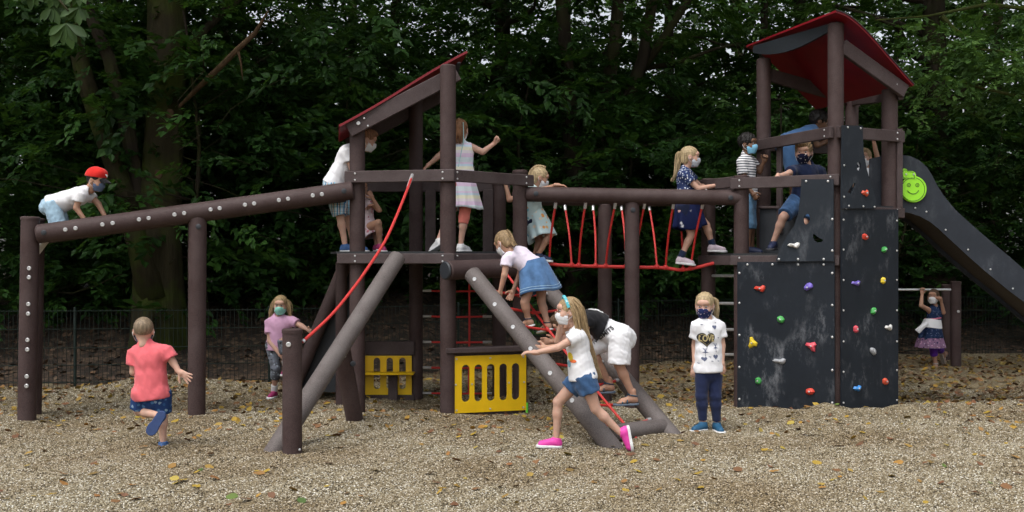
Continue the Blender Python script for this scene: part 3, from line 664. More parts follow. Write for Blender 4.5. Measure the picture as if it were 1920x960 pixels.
# unseen boughs added above the frame to shade the wood and back gravel
for own, sd_, xa, xb in ((big, 31, -10.5, -2.6), (ms, 32, -2.8, 3.4), (nb, 33, 3.2, 10.5)):
    r = np.random.default_rng(sd_); pos = []; od = []
    while len(pos) < (110 if own is nb else 260):
        x, Y = r.uniform(xa, xb), 10.9 + 7 * r.random(); z = 5.3 + .30 * (Y - 10.9) + 2.6 * r.random()
        if z < CAMZ + .265 * Y: continue
        pos.append(A((x, Y, z))); od.append((r.normal(), -1))
    V, F = leafcloud(sd_, pos, od, 16, .95, .24); obj_np('crown', V, F, M_LEAF, own, smooth=False)  # added leaf layer, kept out of view, blocks sky light
    for k in range(4):
        x = xa + (xb - xa) * (k + .5) / 4; b = MB(); b.tube(wob(WL[own.name] + Vector((0, 0, 6.5)), (x, 11.5, 6.3), 7, .3, sd_ * 7 + k), rad_lerp(.09, .015, 7), 7); b.build('branch', M_BARK, own)  # added branches under the shading leaves
# wire mesh fence
fe = empty('wire_fence', (0, float(fence_y(0)), 0), 'low dark green wire mesh fence between gravel and wood', 'fence')
xs = [-9.5]
while xs[-1] < 10: xs.append(xs[-1] + 2.2)
for a, c in zip(xs[:-1], xs[1:]):
    p, q = Vector((a, float(fence_y(a)) - .1, 0)), Vector((c, float(fence_y(c)) - .1, 0)); b = MB(); L_ = (q - p).length
    for i in range(int(L_ / .05)):
        v = p.lerp(q, (i + .5) * .05 / L_); b.tube([v + Vector((0, 0, .02)), v + Vector((0, 0, .93))], .0028, 4)
    for z in (.08, .28, .48, .70, .91):
        for o_ in (-.006, .006): b.tube([p + Vector((0, o_, z)), q + Vector((0, o_, z))], .0042, 4)
    b.build('wire_panel', M_WIRE, fe)
    b = MB(); b.box(p + Vector((0, .04, .45)), (.012, 0, 0), (0, .02, 0), (0, 0, .5), 0, .003); b.build('post', M_WIRE, fe)
# ------------------------------------------------------------------ playground equipment
UP = Vector((0, 0, 1)); FRONT = Vector((0, -1, 0))
def hor(v): return Vector((v.x, v.y, 0))
def log_part(name, p0, p1, r, parent, mat=None, cap=0.0, n=20):
    b = MB(); b.log(p0, p1, r, n, 0, .012, cap); return b.build(name, mat or M_POST, parent)
def board_part(name, p0, p1, h, t, parent, mat=None, up=(0, 0, 1), bev=.006):
    b = MB(); b.board(p0, p1, h, t, 0, up, bev); return b.build(name, mat or M_BOARD, parent)
def post(px, Y, top, parent, r=.076, cap=0.0, base=-.35, dx=0.0, name='post', mat=None):
    t = P(px, top, Y); return log_part(name, Vector((t.x + dx, Y, base)), t, r, parent, mat, cap)
def xy(px, Y): return Vector(((px - 960) * Y / FPX, Y, 0))
def frontn(a, b):
    d = hor(Vector(b) - Vector(a)).normalized(); n_ = Vector((d.y, -d.x, 0)); return n_ if n_.y < 0 else -n_
# --- sloping ladder beam on the left
p0, p1 = P(70, 439, 9.97), P(662, 357, 10.42)
back = Vector((-.14, .43, 0))
lad = empty('sloping_beam_ladder', xy(56, 10), 'long brown sloping beam ladder with pairs of steel bolts at the left', 'climbing ladder')
log_part('beam', p0, p1, .089, lad); log_part('beam', p0 + back, p1 + back, .089, lad)
post(57, 10.0, 406, lad, .083, .03, dx=-.04); b_ = P(57, 406, 10.0) + back
log_part('post', Vector((b_.x - .04, b_.y, -.35)), b_, .083, lad, None, .03)
pm = P(371, 407, 10.2); log_part('post', Vector((pm.x - .015, 10.2, -.35)), pm, .083, lad); log_part('post', Vector((pm.x, 10.2, -.35)) + back, pm + back, .083, lad)
fn = frontn(p0, p1); dirb = (p1 - p0).normalized(); nb_ = (dirb.cross(UP)).normalized(); nb_ = nb_ if nb_.y < 0 else -nb_
def on_beam(px):    # point on beam axis seen at px
    lo, hi = 0.0, 1.0
    for _ in range(40):
        t = (lo + hi) / 2; q = p0.lerp(p1, t)
        if 960 + q.x * FPX / q.y < px: lo = t
        else: hi = t
    return p0.lerp(p1, lo)
for a, c in ((127, 146), (196, 215), (264, 282), (330, 348), (397, 414), (461, 478), (524, 541), (587, 604)):
    qa, qc = on_beam(a), on_beam(c)
    for q in (qa, qc): bolt(BOLT_L, q + nb_ * .087 + Vector((0, 0, .0)), nb_, lad)
    mid = (qa + qc) / 2
    board_part('rung', mid + back * .1, mid + back * .9, .13, .035, lad, None, dirb)
for k, (ya, yc) in enumerate(((503, 520), (570, 588), (637, 655), (705, 723))):
    for y_ in (ya, yc):
        z = P(56, y_, 9.95).z; x = P(57 - (y_ - 406) * .022, y_, 9.92).x; bolt(BOLT_L, Vector((x, 9.918, z)), FRONT, lad)
    z = P(56, (ya + yc) / 2, 10).z; x = xy(54, 10).x; board_part('rung', Vector((x, 10.0, z)) + back * .1, Vector((x, 10.0, z)) + back * .9, .12, .035, lad)
for px in (87, 645): bolt(BOLT_D, on_beam(px) + nb_ * .086, nb_, lad)
bolt(BOLT_D, P(372, 425, 10.12), FRONT, lad)
# --- playhouse tower
YA, YB, YC, YD = 10.5, 10.3, 10.95, 11.75
pA, pB, pC, pD, pE, pA3 = xy(670, YA), xy(840, YB), xy(975, YC), xy(780, YD), xy(936, YD), xy(668, YD)
tw = empty('playhouse_tower', (pA + pC) / 2, 'brown playhouse tower with single sloping red roof and yellow panels', 'play tower')
post(670, YA, 232, tw); post(840, YB, 122, tw, .077); post(975, YC, 319, tw, .076, .03); post(780, YD, 175, tw); post(936, YD, 343, tw, .076, .03); post(668, YD, 240, tw)
post(640, 11.25, 490, tw, .06)
zr = P(840, 329, YB - .09).z; zd = 1.575
def rail(a, b, z, h, name, parent, ext=(.09, .09), off=.095, t=.045, mat=None, bolts=True):
    d = hor(b - a).normalized(); n_ = frontn(a, b)
    q0 = a - d * ext[0] + n_ * off + UP * z; q1 = b + d * ext[1] + n_ * off + UP * z
    o = board_part(name, q0, q1, h, t, parent, mat)
    if bolts:
        for e, base in ((0, a), (1, b)):
            for s in (-1, 1):
                bolt(BOLT_S, base + n_ * (off + t / 2 - .001) + UP * (z + s * h * .27) + d * (.02 if e == 0 else -.02), n_, o)
    return o
rail(pA, pB, zr, .115, 'rail', tw, (.09, .095)); rail(pB, pC, zr, .115, 'rail', tw, (.06, .09))
rail(pA3, pE, zr - .01, .11, 'rail', tw, (.05, .12), -.0, .04, None, False)
rail(pA, pB, zd - .05, .098, 'deck_edge', tw, (.17, .095)); rail(pB, pC, zd - .05, .098, 'deck_edge', tw, (.06, .09)); rail(pA3, pE, zd - .05, .098, 'deck_edge', tw, (.2, .12), -.08, .04, None, False)
b = MB(); o_ = Vector((0, 0, zd + .008))
dk = [pA + Vector((-.2, -.07, 0)), pB + Vector((.0, -.075, 0)), pC + Vector((.05, -.07, 0)), pE + Vector((.15, .1, 0)), pA3 + Vector((-.3, .1, 0))]
b.prism([p + o_ for p in dk], UP, .024); b.build('deck', M_MAT, tw, False)
for px in (807, 915):
    q = xy(px, YD - .05); board_part('baluster', q + UP * (zd + .02), q + UP * (zr - .04), .115, .035, tw, None, (1, 0, 0))
# roof
hf = P(876, 97, 10.50); lf = P(636, 236, 10.30)
dn = hor(hf - lf).normalized(); bk = Vector((-dn.y, dn.x, 0)); bk = bk if bk.y > 0 else -bk
prof = []
for i in range(13):
    t = i / 12; q = hf.lerp(lf, t); q = q + UP * (.012 * math.sin(math.pi * 2 * t) * (1 - .4 * t)); prof.append(q)
def sheet(prof, bk, depth, t, parent, name='roof', mats=None):
    b = MB(); n_ = len(prof); off = []
    for i in range(n_):
        d = (prof[min(i + 1, n_ - 1)] - prof[max(i - 1, 0)]).normalized(); nn = d.cross(bk).normalized(); nn = nn if nn.z > 0 else -nn; off.append(nn)
    rings = [[p - off[i] * t / 2, p + off[i] * t / 2, p + off[i] * t / 2 + bk * depth, p - off[i] * t / 2 + bk * depth] for i, p in enumerate(prof)]
    b.rings(rings); o = b.build(name, mats or [M_ROOF], parent, True, 40); return o
sheet(prof, bk, 1.4, .022, tw)
ba, bb = P(653, 244, 10.38), P(858, 137, 10.46)
sl_up = (hf - lf).cross(bk); sl_up = sl_up if sl_up.z > 0 else -sl_up
for dd in (0, 1.35):
    o = board_part('roof_beam', ba + bk * dd, bb + bk * dd, .15, .05, tw, None, UP)
    if dd == 0: bolt(BOLT_L, P(672, 231, 10.36), FRONT, o); bolt(BOLT_S, P(683, 222, 10.36), FRONT, o); bolt(BOLT_S, P(690, 236, 10.36), FRONT, o)
arc = []
q0 = P(861, 124, 10.46)
for i in range(9):
    t = i / 8; arc.append(q0 + bk * (1.45 * t) + UP * (.03 - .17 * math.sin(math.pi * t)))
b = MB(); b.prism([q0 + UP * .04, q0 + bk * 1.45 + UP * .04] + arc[::-1], dn, .03); b.build('gable_board', M_DARKCAP, tw, False)
# playhouse panels with long oval slots
def stadium(cx, y0, y1, r, n=8):
    pts = []
    for i in range(n + 1): a = math.pi * i / n; pts.append((cx + r * math.cos(a), y1 - r + r * math.sin(a)))
    for i in range(n + 1): a = math.pi + math.pi * i / n; pts.append((cx + r * math.cos(a), y0 + r + r * math.sin(a)))
    return pts
from mathutils.geometry import delaunay_2d_cdt
def holed_panel(name, outline, holes, org, ux, uy, t, mat, parent):
    """outline and holes are 2D loops in (ux, uy) coordinates; real openings cut through"""
    loops = [outline] + holes; V2 = []; E = []
    for lp in loops:
        s = len(V2); V2 += [Vector((a, b)) for a, b in lp]; E += [(s + i, s + (i + 1) % len(lp)) for i in range(len(lp))]
    cv, ce, cf, _, _, _ = delaunay_2d_cdt(V2, E, [], 1, 1e-5)
    def inside(p, lp):
        c = False; n_ = len(lp)
        for i in range(n_):
            (x1, y1), (x2, y2) = lp[i], lp[(i + 1) % n_]
            if (y1 > p[1]) != (y2 > p[1]) and p[0] < (x2 - x1) * (p[1] - y1) / (y2 - y1) + x1: c = not c
        return c
    keep = []
    for f in cf:
        c = (sum(cv[i].x for i in f) / len(f), sum(cv[i].y for i in f) / len(f))
        if inside(c, outline) and not any(inside(c, h) for h in holes): keep.append(list(f))
    nn = ux.cross(uy).normalized(); n_ = len(cv)
    V = [org + ux * v.x + uy * v.y + nn * t / 2 for v in cv] + [org + ux * v.x + uy * v.y - nn * t / 2 for v in cv]
    F = []
    cnt = {}
    for f in keep:
        ar = sum(cv[f[i]].x * cv[f[(i + 1) % len(f)]].y - cv[f[(i + 1) % len(f)]].x * cv[f[i]].y for i in range(len(f)))
        if ar < 0: f.reverse()
        for i in range(len(f)): e = (f[i], f[(i + 1) % len(f)]); cnt[e] = 1
    for f in keep: F.append(f); F.append([n_ + i for i in f][::-1])
    for (a, c) in list(cnt):
        if (c, a) not in cnt: F.append([a, n_ + a, n_ + c, c])
    b = MB(); b.add(V, F); return b.build(name, mat, parent, False)
d = (xy(986, 10.50) - xy(850, 10.27)); wdt = d.length; d.normalize(); n_ = frontn(xy(850, 10.27), xy(986, 10.50))
org = P(850, 775, 10.27); zt = P(850, 668, 10.27).z - org.z
pn = holed_panel('yellow_panel', [(0, 0), (wdt, 0), (wdt, zt), (0, zt)], [stadium(wdt * (.165 + .172 * i), .105, zt - .085, .040) for i in range(5)], org, d, UP, .02, M_YEL, tw)
for a in (.04, .5, .96):
    for c in (.05, .95): bolt(BOLT_S, org + d * wdt * a + UP * zt * c + n_ * .009, n_, pn)
for a in (.03, .25, .76, .97): bolt(BOLT_S, org + d * wdt * a + UP * zt * .5 + n_ * .009, n_, pn)
bk2 = -n_
board_part('counter', org - d * .08 + UP * (zt + .055) + bk2 * .03, org + d * (wdt + .03) + UP * (zt + .055) + bk2 * .03, .05, .16, tw)
board_part('counter_support', org - d * .02 + UP * (zt + .0) + bk2 * .04, org + d * (wdt) + UP * zt + bk2 * .04, .07, .05, tw)
board_part('base_board', org + UP * .0 + bk2 * .035, org + d * wdt + UP * .0 + bk2 * .035, .1, .045, tw)
board_part('bracket', org - d * .03 + UP * (zt - .14) , org - d * .03 + UP * (zt + .03), .05, .05, tw, None, d)
org = P(676, 740, YD - .08); wdt = .56; zt = P(676, 667, YD - .08).z - org.z; X1 = Vector((1, 0, 0))
holed_panel('yellow_panel', [(0, 0), (wdt, 0), (wdt, zt), (0, zt)], [stadium(.04 + .14 * i, .06, zt - .02, .036) for i in range(1, 4)], org, X1, UP, .02, M_YEL, tw)
board_part('shelf', org + Vector((-.05, -.12, zt * .58)), org + Vector((wdt + .04, -.12, zt * .58)), .018, .2, tw, M_YEL)
board_part('shelf_post', org + Vector((.36, -.05, -.2)), org + Vector((.36, -.05, zt * .56)), .1, .06, tw, None, (1, 0, 0))
board_part('counter', org + Vector((-.05, .0, zt + .085)), org + Vector((wdt + .03, 0, zt + .085)), .15, .05, tw)
board_part('base_board', org + Vector((-.05, .02, -.03)), org + Vector((wdt + .03, .02, -.03)), .09, .05, tw)
# climbing net at the rear of the house
def rope_part(name, pts, r, parent, n=8, mat=None): b = MB(); b.tube(pts, r, n); return b.build(name, mat or M_ROPE, parent)
for y_ in (545, 593, 641, 689, 737):
    q0, q1 = P(792, y_, YD), P(922, y_ + .5, YD); o = rope_part('rope', [q0, (q0 + q1) / 2 - UP * .006, q1], .011, tw)
    for e, f in ((q0, q1), (q1, q0)): rope_part('ferrule', [e, e.lerp(f, .13)], .014, o, 8, M_STEEL)
rope_part('rope', [P(880, 500, YD), P(880, 620, YD), P(879, 737, YD)], .011, tw)
# dark slide going down to the rear left
for yy in (11.35, 11.95):
    log_part('slide_rail', P(652, 485, yy), P(540, 752, yy), .07, tw)
b = MB(); q = [P(650, 500, 11.4), P(545, 745, 11.4)]
b.box((q[0] + q[1]) / 2 + Vector((0, .27, 0)), (q[1] - q[0]) / 2, Vector((0, .26, 0)), (q[1] - q[0]).cross(Vector((0, 1, 0))).normalized() * .015); b.build('slide_bed', M_DARKCAP, tw, False)
b = MB(); b.prism([P(644, 505, 11.5), P(552, 735, 11.5), P(676, 735, 11.5), P(676, 505, 11.5)], FRONT, .02); b.build('side_panel', M_DARKCAP, tw, False)
# --- sloping log, its strut, the rope and rope post
sg = empty('sloping_log', P(515, 850, 8.5), 'worn grey sloping log leaning from gravel up to the playhouse deck', 'climbing log')
la, lb = P(497, 874, 8.35), P(746, 482, 10.12); log_part('log', la, lb, .080, sg, M_GREY, 0, 24)
mp = la.lerp(lb, .60); log_part('strut', Vector((P(672, 805, 9.9).x, 9.95, -.2)), P(640, 652, 9.6), .079, sg)
bolt(BOLT_L, P(639, 641, 9.42), FRONT, sg); bolt(BOLT_L, P(645, 667, 9.52), FRONT, sg); bolt(BOLT_D, P(662, 682, 9.6), FRONT, sg)
rp = empty('rope_post', xy(548, 8.3), 'short brown capped post in the foreground holding the red handrail rope', 'post')
post(548, 8.3, 616, rp, .076, .035); bolt(BOLT_L, P(541, 646, 8.225), FRONT, rp); bolt(BOLT_S, P(562, 843, 8.23), FRONT, rp)
hr_ = empty('handrail_rope', P(568, 641, 8.35), 'thick red handrail rope hanging from tower rail to short post', 'rope')
ctrl = [(773, 328), (763, 357), (744, 404), (722, 452), (692, 499), (662, 541), (620, 592), (567, 641)]
pts = [P(x, y, 10.13 - (10.13 - 8.3) * i / 7) for i, (x, y) in enumerate(ctrl)]
def smooth_path(pts, k=5):
    out = []; n_ = len(pts)
    for i in range(n_ - 1):
        p_1, p_2 = pts[i], pts[i + 1]; p_0 = pts[max(0, i - 1)]; p_3 = pts[min(n_ - 1, i + 2)]
        for j in range(k):
            t = j / k; out.append(.5 * ((2 * p_1) + (p_2 - p_0) * t + (2 * p_0 - 5 * p_1 + 4 * p_2 - p_3) * t * t + (3 * p_1 - p_0 - 3 * p_2 + p_3) * t ** 3))
    return out + [pts[-1]]
rope_part('rope', smooth_path(pts), .0128, hr_, 10); rope_part('ferrule', [pts[0], pts[0].lerp(pts[1], .8)], .016, hr_, 10, M_STEEL); rope_part('ferrule', [pts[-1], pts[-1].lerp(pts[-2], .06)], .016, hr_, 10, M_STEEL)
# --- net ramp: two logs with a red net
nr = empty('net_ramp', P(1150, 830, 8.8), 'inclined climbing net of red rope between two worn grey logs', 'climbing net')
log_part('top_log', P(838, 507, 10.06), P(1015, 500, 10.8), .092, nr)
b = MB(); q = P(838, 507, 10.06); dd = (P(1015, 500, 10.8) - q).normalized(); b.log(q - dd * .006, q - dd * .03, .088); b.build('end_cap', M_DARKCAP, nr)
a0, a1 = P(884, 512, 9.98), P(1166, 862, 8.62); c0, c1 = P(1012, 524, 10.66), P(1283, 846, 9.02)
log_part('side_log', a0, a1, .080, nr, M_GREY, 0, 24); log_part('side_log', c0, c1, .080, nr, M_GREY, 0, 24)
log_part('foot_log', P(1150, 812, 8.86), P(1244, 800, 9.2), .072, nr, M_GREY)
for t in (.05, .2, .33, .45, .58, .72): bolt(BOLT_L, a0.lerp(a1, t) + Vector((-.03, -.07, .02)), (-.3, -.95, .2), nr)
top_m, bot_m = (P(915, 505, 10.1) + P(985, 505, 10.6)) / 2 + UP * -.05, a0.lerp(a1, .93).lerp(c0.lerp(c1, .93), .45)
rope_part('rope', [top_m.lerp(bot_m, i / 6) - UP * .03 * math.sin(math.pi * i / 6) for i in range(7)], .012, nr)
for i in range(9):
    t = .1 + .105 * i; u, v = a0.lerp(a1, t), c0.lerp(c1, t - .0); mid = (u + v) / 2 - UP * .035
    du = (v - u).normalized(); o = rope_part('rope', smooth_path([u + du * .07, mid, v - du * .07]), .012, nr)
    rope_part('ferrule', [u + du * .075, u + du * .12], .016, o, 8, M_STEEL); rope_part('ferrule', [v - du * .075, v - du * .12], .016, o, 8, M_STEEL)
    b = MB(); b.ball(mid, .022); b.build('knot', M_ROPE, o)
# --- rope bridge
br = empty('rope_bridge', xy(1185, 11.2), 'tightrope bridge of thick red rope hung between two brown beams', 'rope bridge')
YF = 10.9; pF = xy(1390, YF)
bf0, bf1 = P(985, 364, 10.95), P(1392, 371, 10.9); bb0, bb1 = P(960, 372, 11.6), P(1340, 374, 11.5)
log_part('beam', bf0, bf1, .077, br); log_part('beam', bb0, bb1, .077, br)
post(1185, 10.96, 377, br, .076); post(1134, 11.56, 383, br, .076)
bolt(BOLT_D, P(1187, 394, 10.885), FRONT, br); bolt(BOLT_D, P(1005, 363, 10.87), FRONT, br); bolt(BOLT_D, P(1370, 371, 10.82), FRONT, br)
for px in (1104, 1160, 1215, 1270, 1324): q = P(px, 355, 10.92); bolt(BOLT_S, Vector((q.x, 10.91, q.z - .005)), (0, -.4, .9), br)
wp = smooth_path([P(1024, 490, 11.2), P(1040, 496, 11.22), P(1100, 499, 11.24), P(1190, 501, 11.24), P(1240, 502, 11.24), P(1275, 506, 11.24), P(1300, 503, 11.23), P(1328, 496, 11.2), P(1354, 490, 11.18)])
rope_part('walking_rope', wp, .0185, br, 12); rope_part('ferrule', [P(1340, 493, 11.19), P(1357, 489.5, 11.18)], .022, br, 10, M_STEEL)
def wz(px):
    return min(wp, key=lambda q: abs(960 + q.x * FPX / q.y - px))
for tx, bx, front in [(1042, 1030, 1), (1098, 1084, 1), (1154, 1137, 1), (1209, 1192, 1), (1263, 1245, 1), (1318, 1295, 1), (1059, 1073, 0), (1112, 1125, 0), (1165, 1178, 0), (1217, 1230, 0), (1273, 1283, 0)]:
    top = P(tx, 380, 10.93) if front else P(tx, 385, 11.54); bot = wz(bx) + UP * .02; mid = (top + bot) / 2 + Vector((-.012 if front else .012, 0, -.01))
    o = rope_part('hanger_rope', smooth_path([top, mid, bot]), .0115, br); rope_part('ferrule', [top, top.lerp(bot, .09)], .017, o, 8, M_STEEL)
    b = MB(); b.ball(bot - UP * .012, (.030, .028, .030)); b.build('joint', M_ROPE, o)
# --- climbing tower
YG, YR, YL, YK, YF2 = 10.4, 10.75, 11.6, 12.05, 11.45
pG, pR, pL, pK, pF2 = xy(1567, YG), xy(1668, YR), xy(1432, YL), xy(1597, YK), xy(1328, YF2)
ct = empty('climbing_tower', (pG + pL) / 2, 'tall brown tower with wavy red roof and anthracite climbing walls', 'play tower')
post(1390, YF, 329, ct, .076, .03); post(1567, YG, 44, ct, .077); post(1668, YR, 168, ct, .079); post(1432, YL, 110, ct, .077); post(1597, YK, 172, ct, .074); post(1328, YF2, 335, ct, .076, .03)
zu = 2.025
rail(pL, pG, P(1567, 248, YG - .09).z, .115, 'rail', ct, (.1, .07)); rail(pG, pR, P(1567, 248, YG - .09).z, .115, 'rail', ct, (.075, .09))
zlr = P(1390, 345, YF).z; rail(pF, pG, zlr, .112, 'rail', ct, (.08, .06)); rail(pF, pG, 1.505, .10, 'deck_edge', ct, (.08, .06)); rail(pG, pR, zu - .045, .10, 'deck_edge', ct, (.0, .09))
rail(pF2, pF, zlr + .02, .112, 'rail', ct, (.05, -.02), .08, .04, None, False); rail(pF2, pL, zlr, .11, 'rail', ct, (.05, .05), 0, .04, None, False)
rail(pL, pK, P(1567, 248, YG - .09).z, .11, 'rail', ct, (.05, .05), 0, .04, None, False)
rail(pF2, pF, 1.505, .10, 'deck_edge', ct, (.05, -.02), .08, .04, None, False)
b = MB(); b.prism([p + UP * 1.565 for p in (pF + Vector((-.1, -.06, 0)), pG + Vector((-.02, -.07, 0)), pG + Vector((.05, .3, 0)), pL + Vector((.2, .1, 0)), pF2 + Vector((-.05, .1, 0)))], UP, .022); b.build('deck', M_MAT, ct, False)
b = MB(); b.prism([p + UP * (zu + .012) for p in (pG + Vector((0, .02, 0)), pR + Vector((.08, -.05, 0)), pK + Vector((.08, .1, 0)), pL + Vector((.25, .1, 0)), pL.lerp(pG, .5) + Vector((.1, .1, 0)))], UP, .022); b.build('deck', M_MAT, ct, False)
q = pL.lerp(pG, .3) + frontn(pL, pG) * .05; board_part('baluster', q + UP * (zlr - .5), q + UP * (P(1567, 248, YG).z + .05), .08, .035, ct, None, frontn(pL, pG).cross(UP))
board_part('step_board', P(1424, 433, 11.35) , P(1495, 433, 11.15), .5, .025, ct, M_DARKCAP)
board_part('step_board', P(1422, 389, 11.34) , P(1495, 389, 11.14), .03, .05, ct)
q = pR + Vector((.075, -.06, 0)); board_part('corner_board', q + UP * zu, q + UP * P(1683, 243, YR).z, .06, .05, ct, None, (1, 0, 0))
# roof
Hf, Hr, Lf = P(1567, 21, 10.15), P(1399, 86, 11.85), P(1713, 160, 10.6); Hr = Vector((Hr.x, Hr.y, Hf.z))
bkv = (Hr - Hf); dep = bkv.length; bkv.normalize(); prof = []
pf = [(0, 0), (.08, .020), (.16, .055), (.26, .13), (.4, .27), (.56, .46), (.76, .71), (1, 1)]
pf2 = []
for i in range(len(pf) - 1):
    for k in range(3): t = k / 3; pf2.append((pf[i][0] + (pf[i + 1][0] - pf[i][0]) * t, pf[i][1] + (pf[i + 1][1] - pf[i][1]) * t))
pf2.append(pf[-1])
sm = [pf2[0]] + [((pf2[i - 1][0] + pf2[i][0] + pf2[i + 1][0]) / 3, (pf2[i - 1][1] + pf2[i][1] + pf2[i + 1][1]) / 3) for i in range(1, len(pf2) - 1)] + [pf2[-1]]
hd_ = hor(Lf - Hf)
prof = [Hf + hd_ * u - UP * (Hf.z - Lf.z) * v for u, v in sm]
o = sheet(prof, bkv, dep, .022, ct, 'roof')
bedge = MB()
for i in range(len(prof) - 1):
    bedge.board(prof[i] - bkv * .004 + UP * .012, prof[i + 1] - bkv * .004 + UP * .012, .008, .012, 0, (0, 0, 1), 0)
bedge.build('roof_trim', M_ROOFE, o, False)
o = board_part('roof_beam', P(1578, 86, 10.38), P(1697, 172, 10.63), .14, .05, ct, None, UP); bolt(BOLT_L, P(1679, 158, 10.575), FRONT, o); bolt(BOLT_S, P(1666, 155, 10.57), FRONT, o)
o = board_part('roof_beam', P(1440, 140, 11.62), P(1612, 190, 12.1), .14, .05, ct, None, UP)
board_part('roof_beam', P(1690, 178, 10.66), P(1597, 190, 12.05), .10, .05, ct, None, UP)
g0, g1 = P(1571, 43, 10.33), P(1414, 106, 11.62); g1 = Vector((g1.x, g1.y, g0.z)); loop = [g0 + UP * .012, g1 + UP * .03]
for i in range(11):
    t = i / 10; loop.append(g1.lerp(g0, t) - UP * (.015 + .145 * math.sin(math.pi * (t * .93 + .04)) ** .8 * (1 - .35 * t)))
b = MB(); b.prism(loop, bkv.cross(UP), .028); b.build('gable_board', M_DARKCAP, ct, False)
# climbing walls
def hold_mesh(seed, kind):
    r = np.random.default_rng(seed); b = MB(); n1, n2 = 12, 7; rings = []
    for i in range(n2):
        t = i / (n2 - 1); z = .55 * math.sin(t * math.pi / 2); ring = []
        for j in range(n1):
            a = 2 * math.pi * j / n1; rad = math.cos(t * math.pi / 2 * .93)
            if kind == 'bean': k = 1 + .35 * math.cos(2 * a) - .28 * math.cos(3 * a + .5)
            elif kind == 'tri': k = 1 + .34 * math.cos(3 * a + .6)
            elif kind == 'hook': k = 1 + .3 * math.cos(2 * a + .8) + .25 * math.cos(a)
            else: k = 1 + .08 * math.cos(2 * a + seed) + .06 * math.cos(5 * a)
            ring.append(Vector((rad * k * math.cos(a), rad * k * math.sin(a), z * (1 + .18 * math.cos(a * 2 + seed)))))
        rings.append(ring)
    b.rings(rings, 0, False, True); return b
def hold(px, py, Y, col, kind, sx, sz, nrm, parent, seed=0, roll=0.0):
    b = hold_mesh(seed + int(px), kind); c = P(px, py, Y); nrm = Vector(nrm).normalized(); ux = UP.cross(nrm).normalized()
    cr_, sr_ = math.cos(roll), math.sin(roll); V = []
    for v in b.V:
        x, y = v[0] * sx, v[1] * sz; x, y = x * cr_ - y * sr_, x * sr_ + y * cr_
        V.append(c + ux * x + UP * y + nrm * (v[2] * .055 + .0))
    m2 = MB(); m2.add(V, b.F); o = m2.build('climbing_hold', HC[col], parent)
    o['label'] = '%s climbing hold' % col; bolt(BOLT_S, c + nrm * .029, nrm, o); return o
HC = {n_: plain(n_ + ' hold', c, .45, var=.1, nscale=25, bstr=.1) for n_, c in dict(red=(.62, .06, .035), orange=(.68, .10, .05), purple=(.17, .12, .50), green=(.06, .36, .08), yellow=(.75, .55, .03), pink=(.66, .08, .11), white=(.72, .71, .68), grey=(.36, .37, .39), blue=(.04, .24, .62)).items()}
def wall(pts_px, Yl, xl, Yr, xr, name, mat, holes=(), parent=None):
    """flat board between (xl,Yl) and (xr,Yr), outline in photo pixels"""
    a, c = xy(xl, Yl), xy(xr, Yr); d = (c - a); L_ = d.length; d.normalize(); nn = frontn(a, c)
    def uv(px, py):
        k = (px - 960) / FPX; t = (k * a.y - a.x) / (d.x - k * d.y); q = a + d * t; return t, CAMZ + (HOR - py) * q.y / FPX
    o = holed_panel(name, [uv(*p) for p in pts_px], [[uv(*p) for p in h] for h in holes], Vector((a.x, a.y, 0)), d, UP, .02, mat, parent)
    return o, (lambda px, py: Vector((a.x, a.y, 0)) + d * uv(px, py)[0] + UP * uv(px, py)[1] + nn * .011), nn
w1, f1, n1 = wall([(1383, 778), (1565, 790), (1565, 491), (1383, 491)], 10.80, 1383, 10.27, 1565, 'climbing_wall', M_PANEL, (), ct)
w2, f2, n2 = wall([(1577, 790), (1683, 775), (1683, 393), (1577, 392)], 10.28, 1577, 10.62, 1683, 'climbing_wall', M_PANEL, (), ct)
def ell(cx, cy, rx, ry, rot=0, n=14, bean=0): return [(cx + rx * math.cos(t) * math.cos(rot) - ry * (math.sin(t) + bean * math.cos(t) ** 2) * math.sin(rot), cy + rx * math.cos(t) * math.sin(rot) + ry * (math.sin(t) + bean * math.cos(t) ** 2) * math.cos(rot)) for t in [2 * math.pi * i / n for i in range(n)]]
w3, f3, n3 = wall([(1455, 490), (1564, 490), (1563, 336), (1503, 336), (1501, 370), (1497, 400), (1489, 425), (1474, 446), (1463, 466)], 10.76, 1383, 10.25, 1565, 'shaped_board', M_PANELC, [ell(1513, 411, 6, 10, .2), ell(1532, 449, 11, 5, .6, 14, -.9)], ct)
w4, f4, n4 = wall([(1577, 391), (1641, 391), (1640, 372), (1632, 345), (1624, 318), (1618, 285), (1616, 236), (1579, 235)], 10.25, 1577, 10.60, 1683, 'shaped_board', M_PANELC, [ell(1609, 312, 4, 9), ell(1597, 352, 4, 11, .5, 14, .9)], ct)
for f_, nn, w_, pl in ((f1, n1, w1, [(1387, 512), (1387, 568), (1387, 628), (1387, 688), (1387, 748), (1561, 512), (1561, 572), (1561, 632), (1561, 694), (1561, 755), (1402, 496), (1449, 496), (1497, 496), (1545, 496)]),
                       (f2, n2, w2, [(1580, 412), (1580, 468), (1580, 525), (1580, 582), (1580, 640), (1580, 697), (1580, 755), (1680, 414), (1680, 470), (1680, 525), (1680, 582), (1680, 640), (1680, 694), (1680, 750)]),
                       (f3, n3, w3, [(1512, 340), (1553, 340), (1561, 411), (1561, 470), (1461, 486), (1497, 486), (1545, 486)]), (f4, n4, w4, [(1588, 239), (1612, 241), (1581, 310), (1581, 369), (1590, 386), (1617, 387), (1638, 388)])):
    for p in pl: bolt(BOLT_S if w_ in (w2, w4) else BOLT_M, f_(*p), nn, w_)
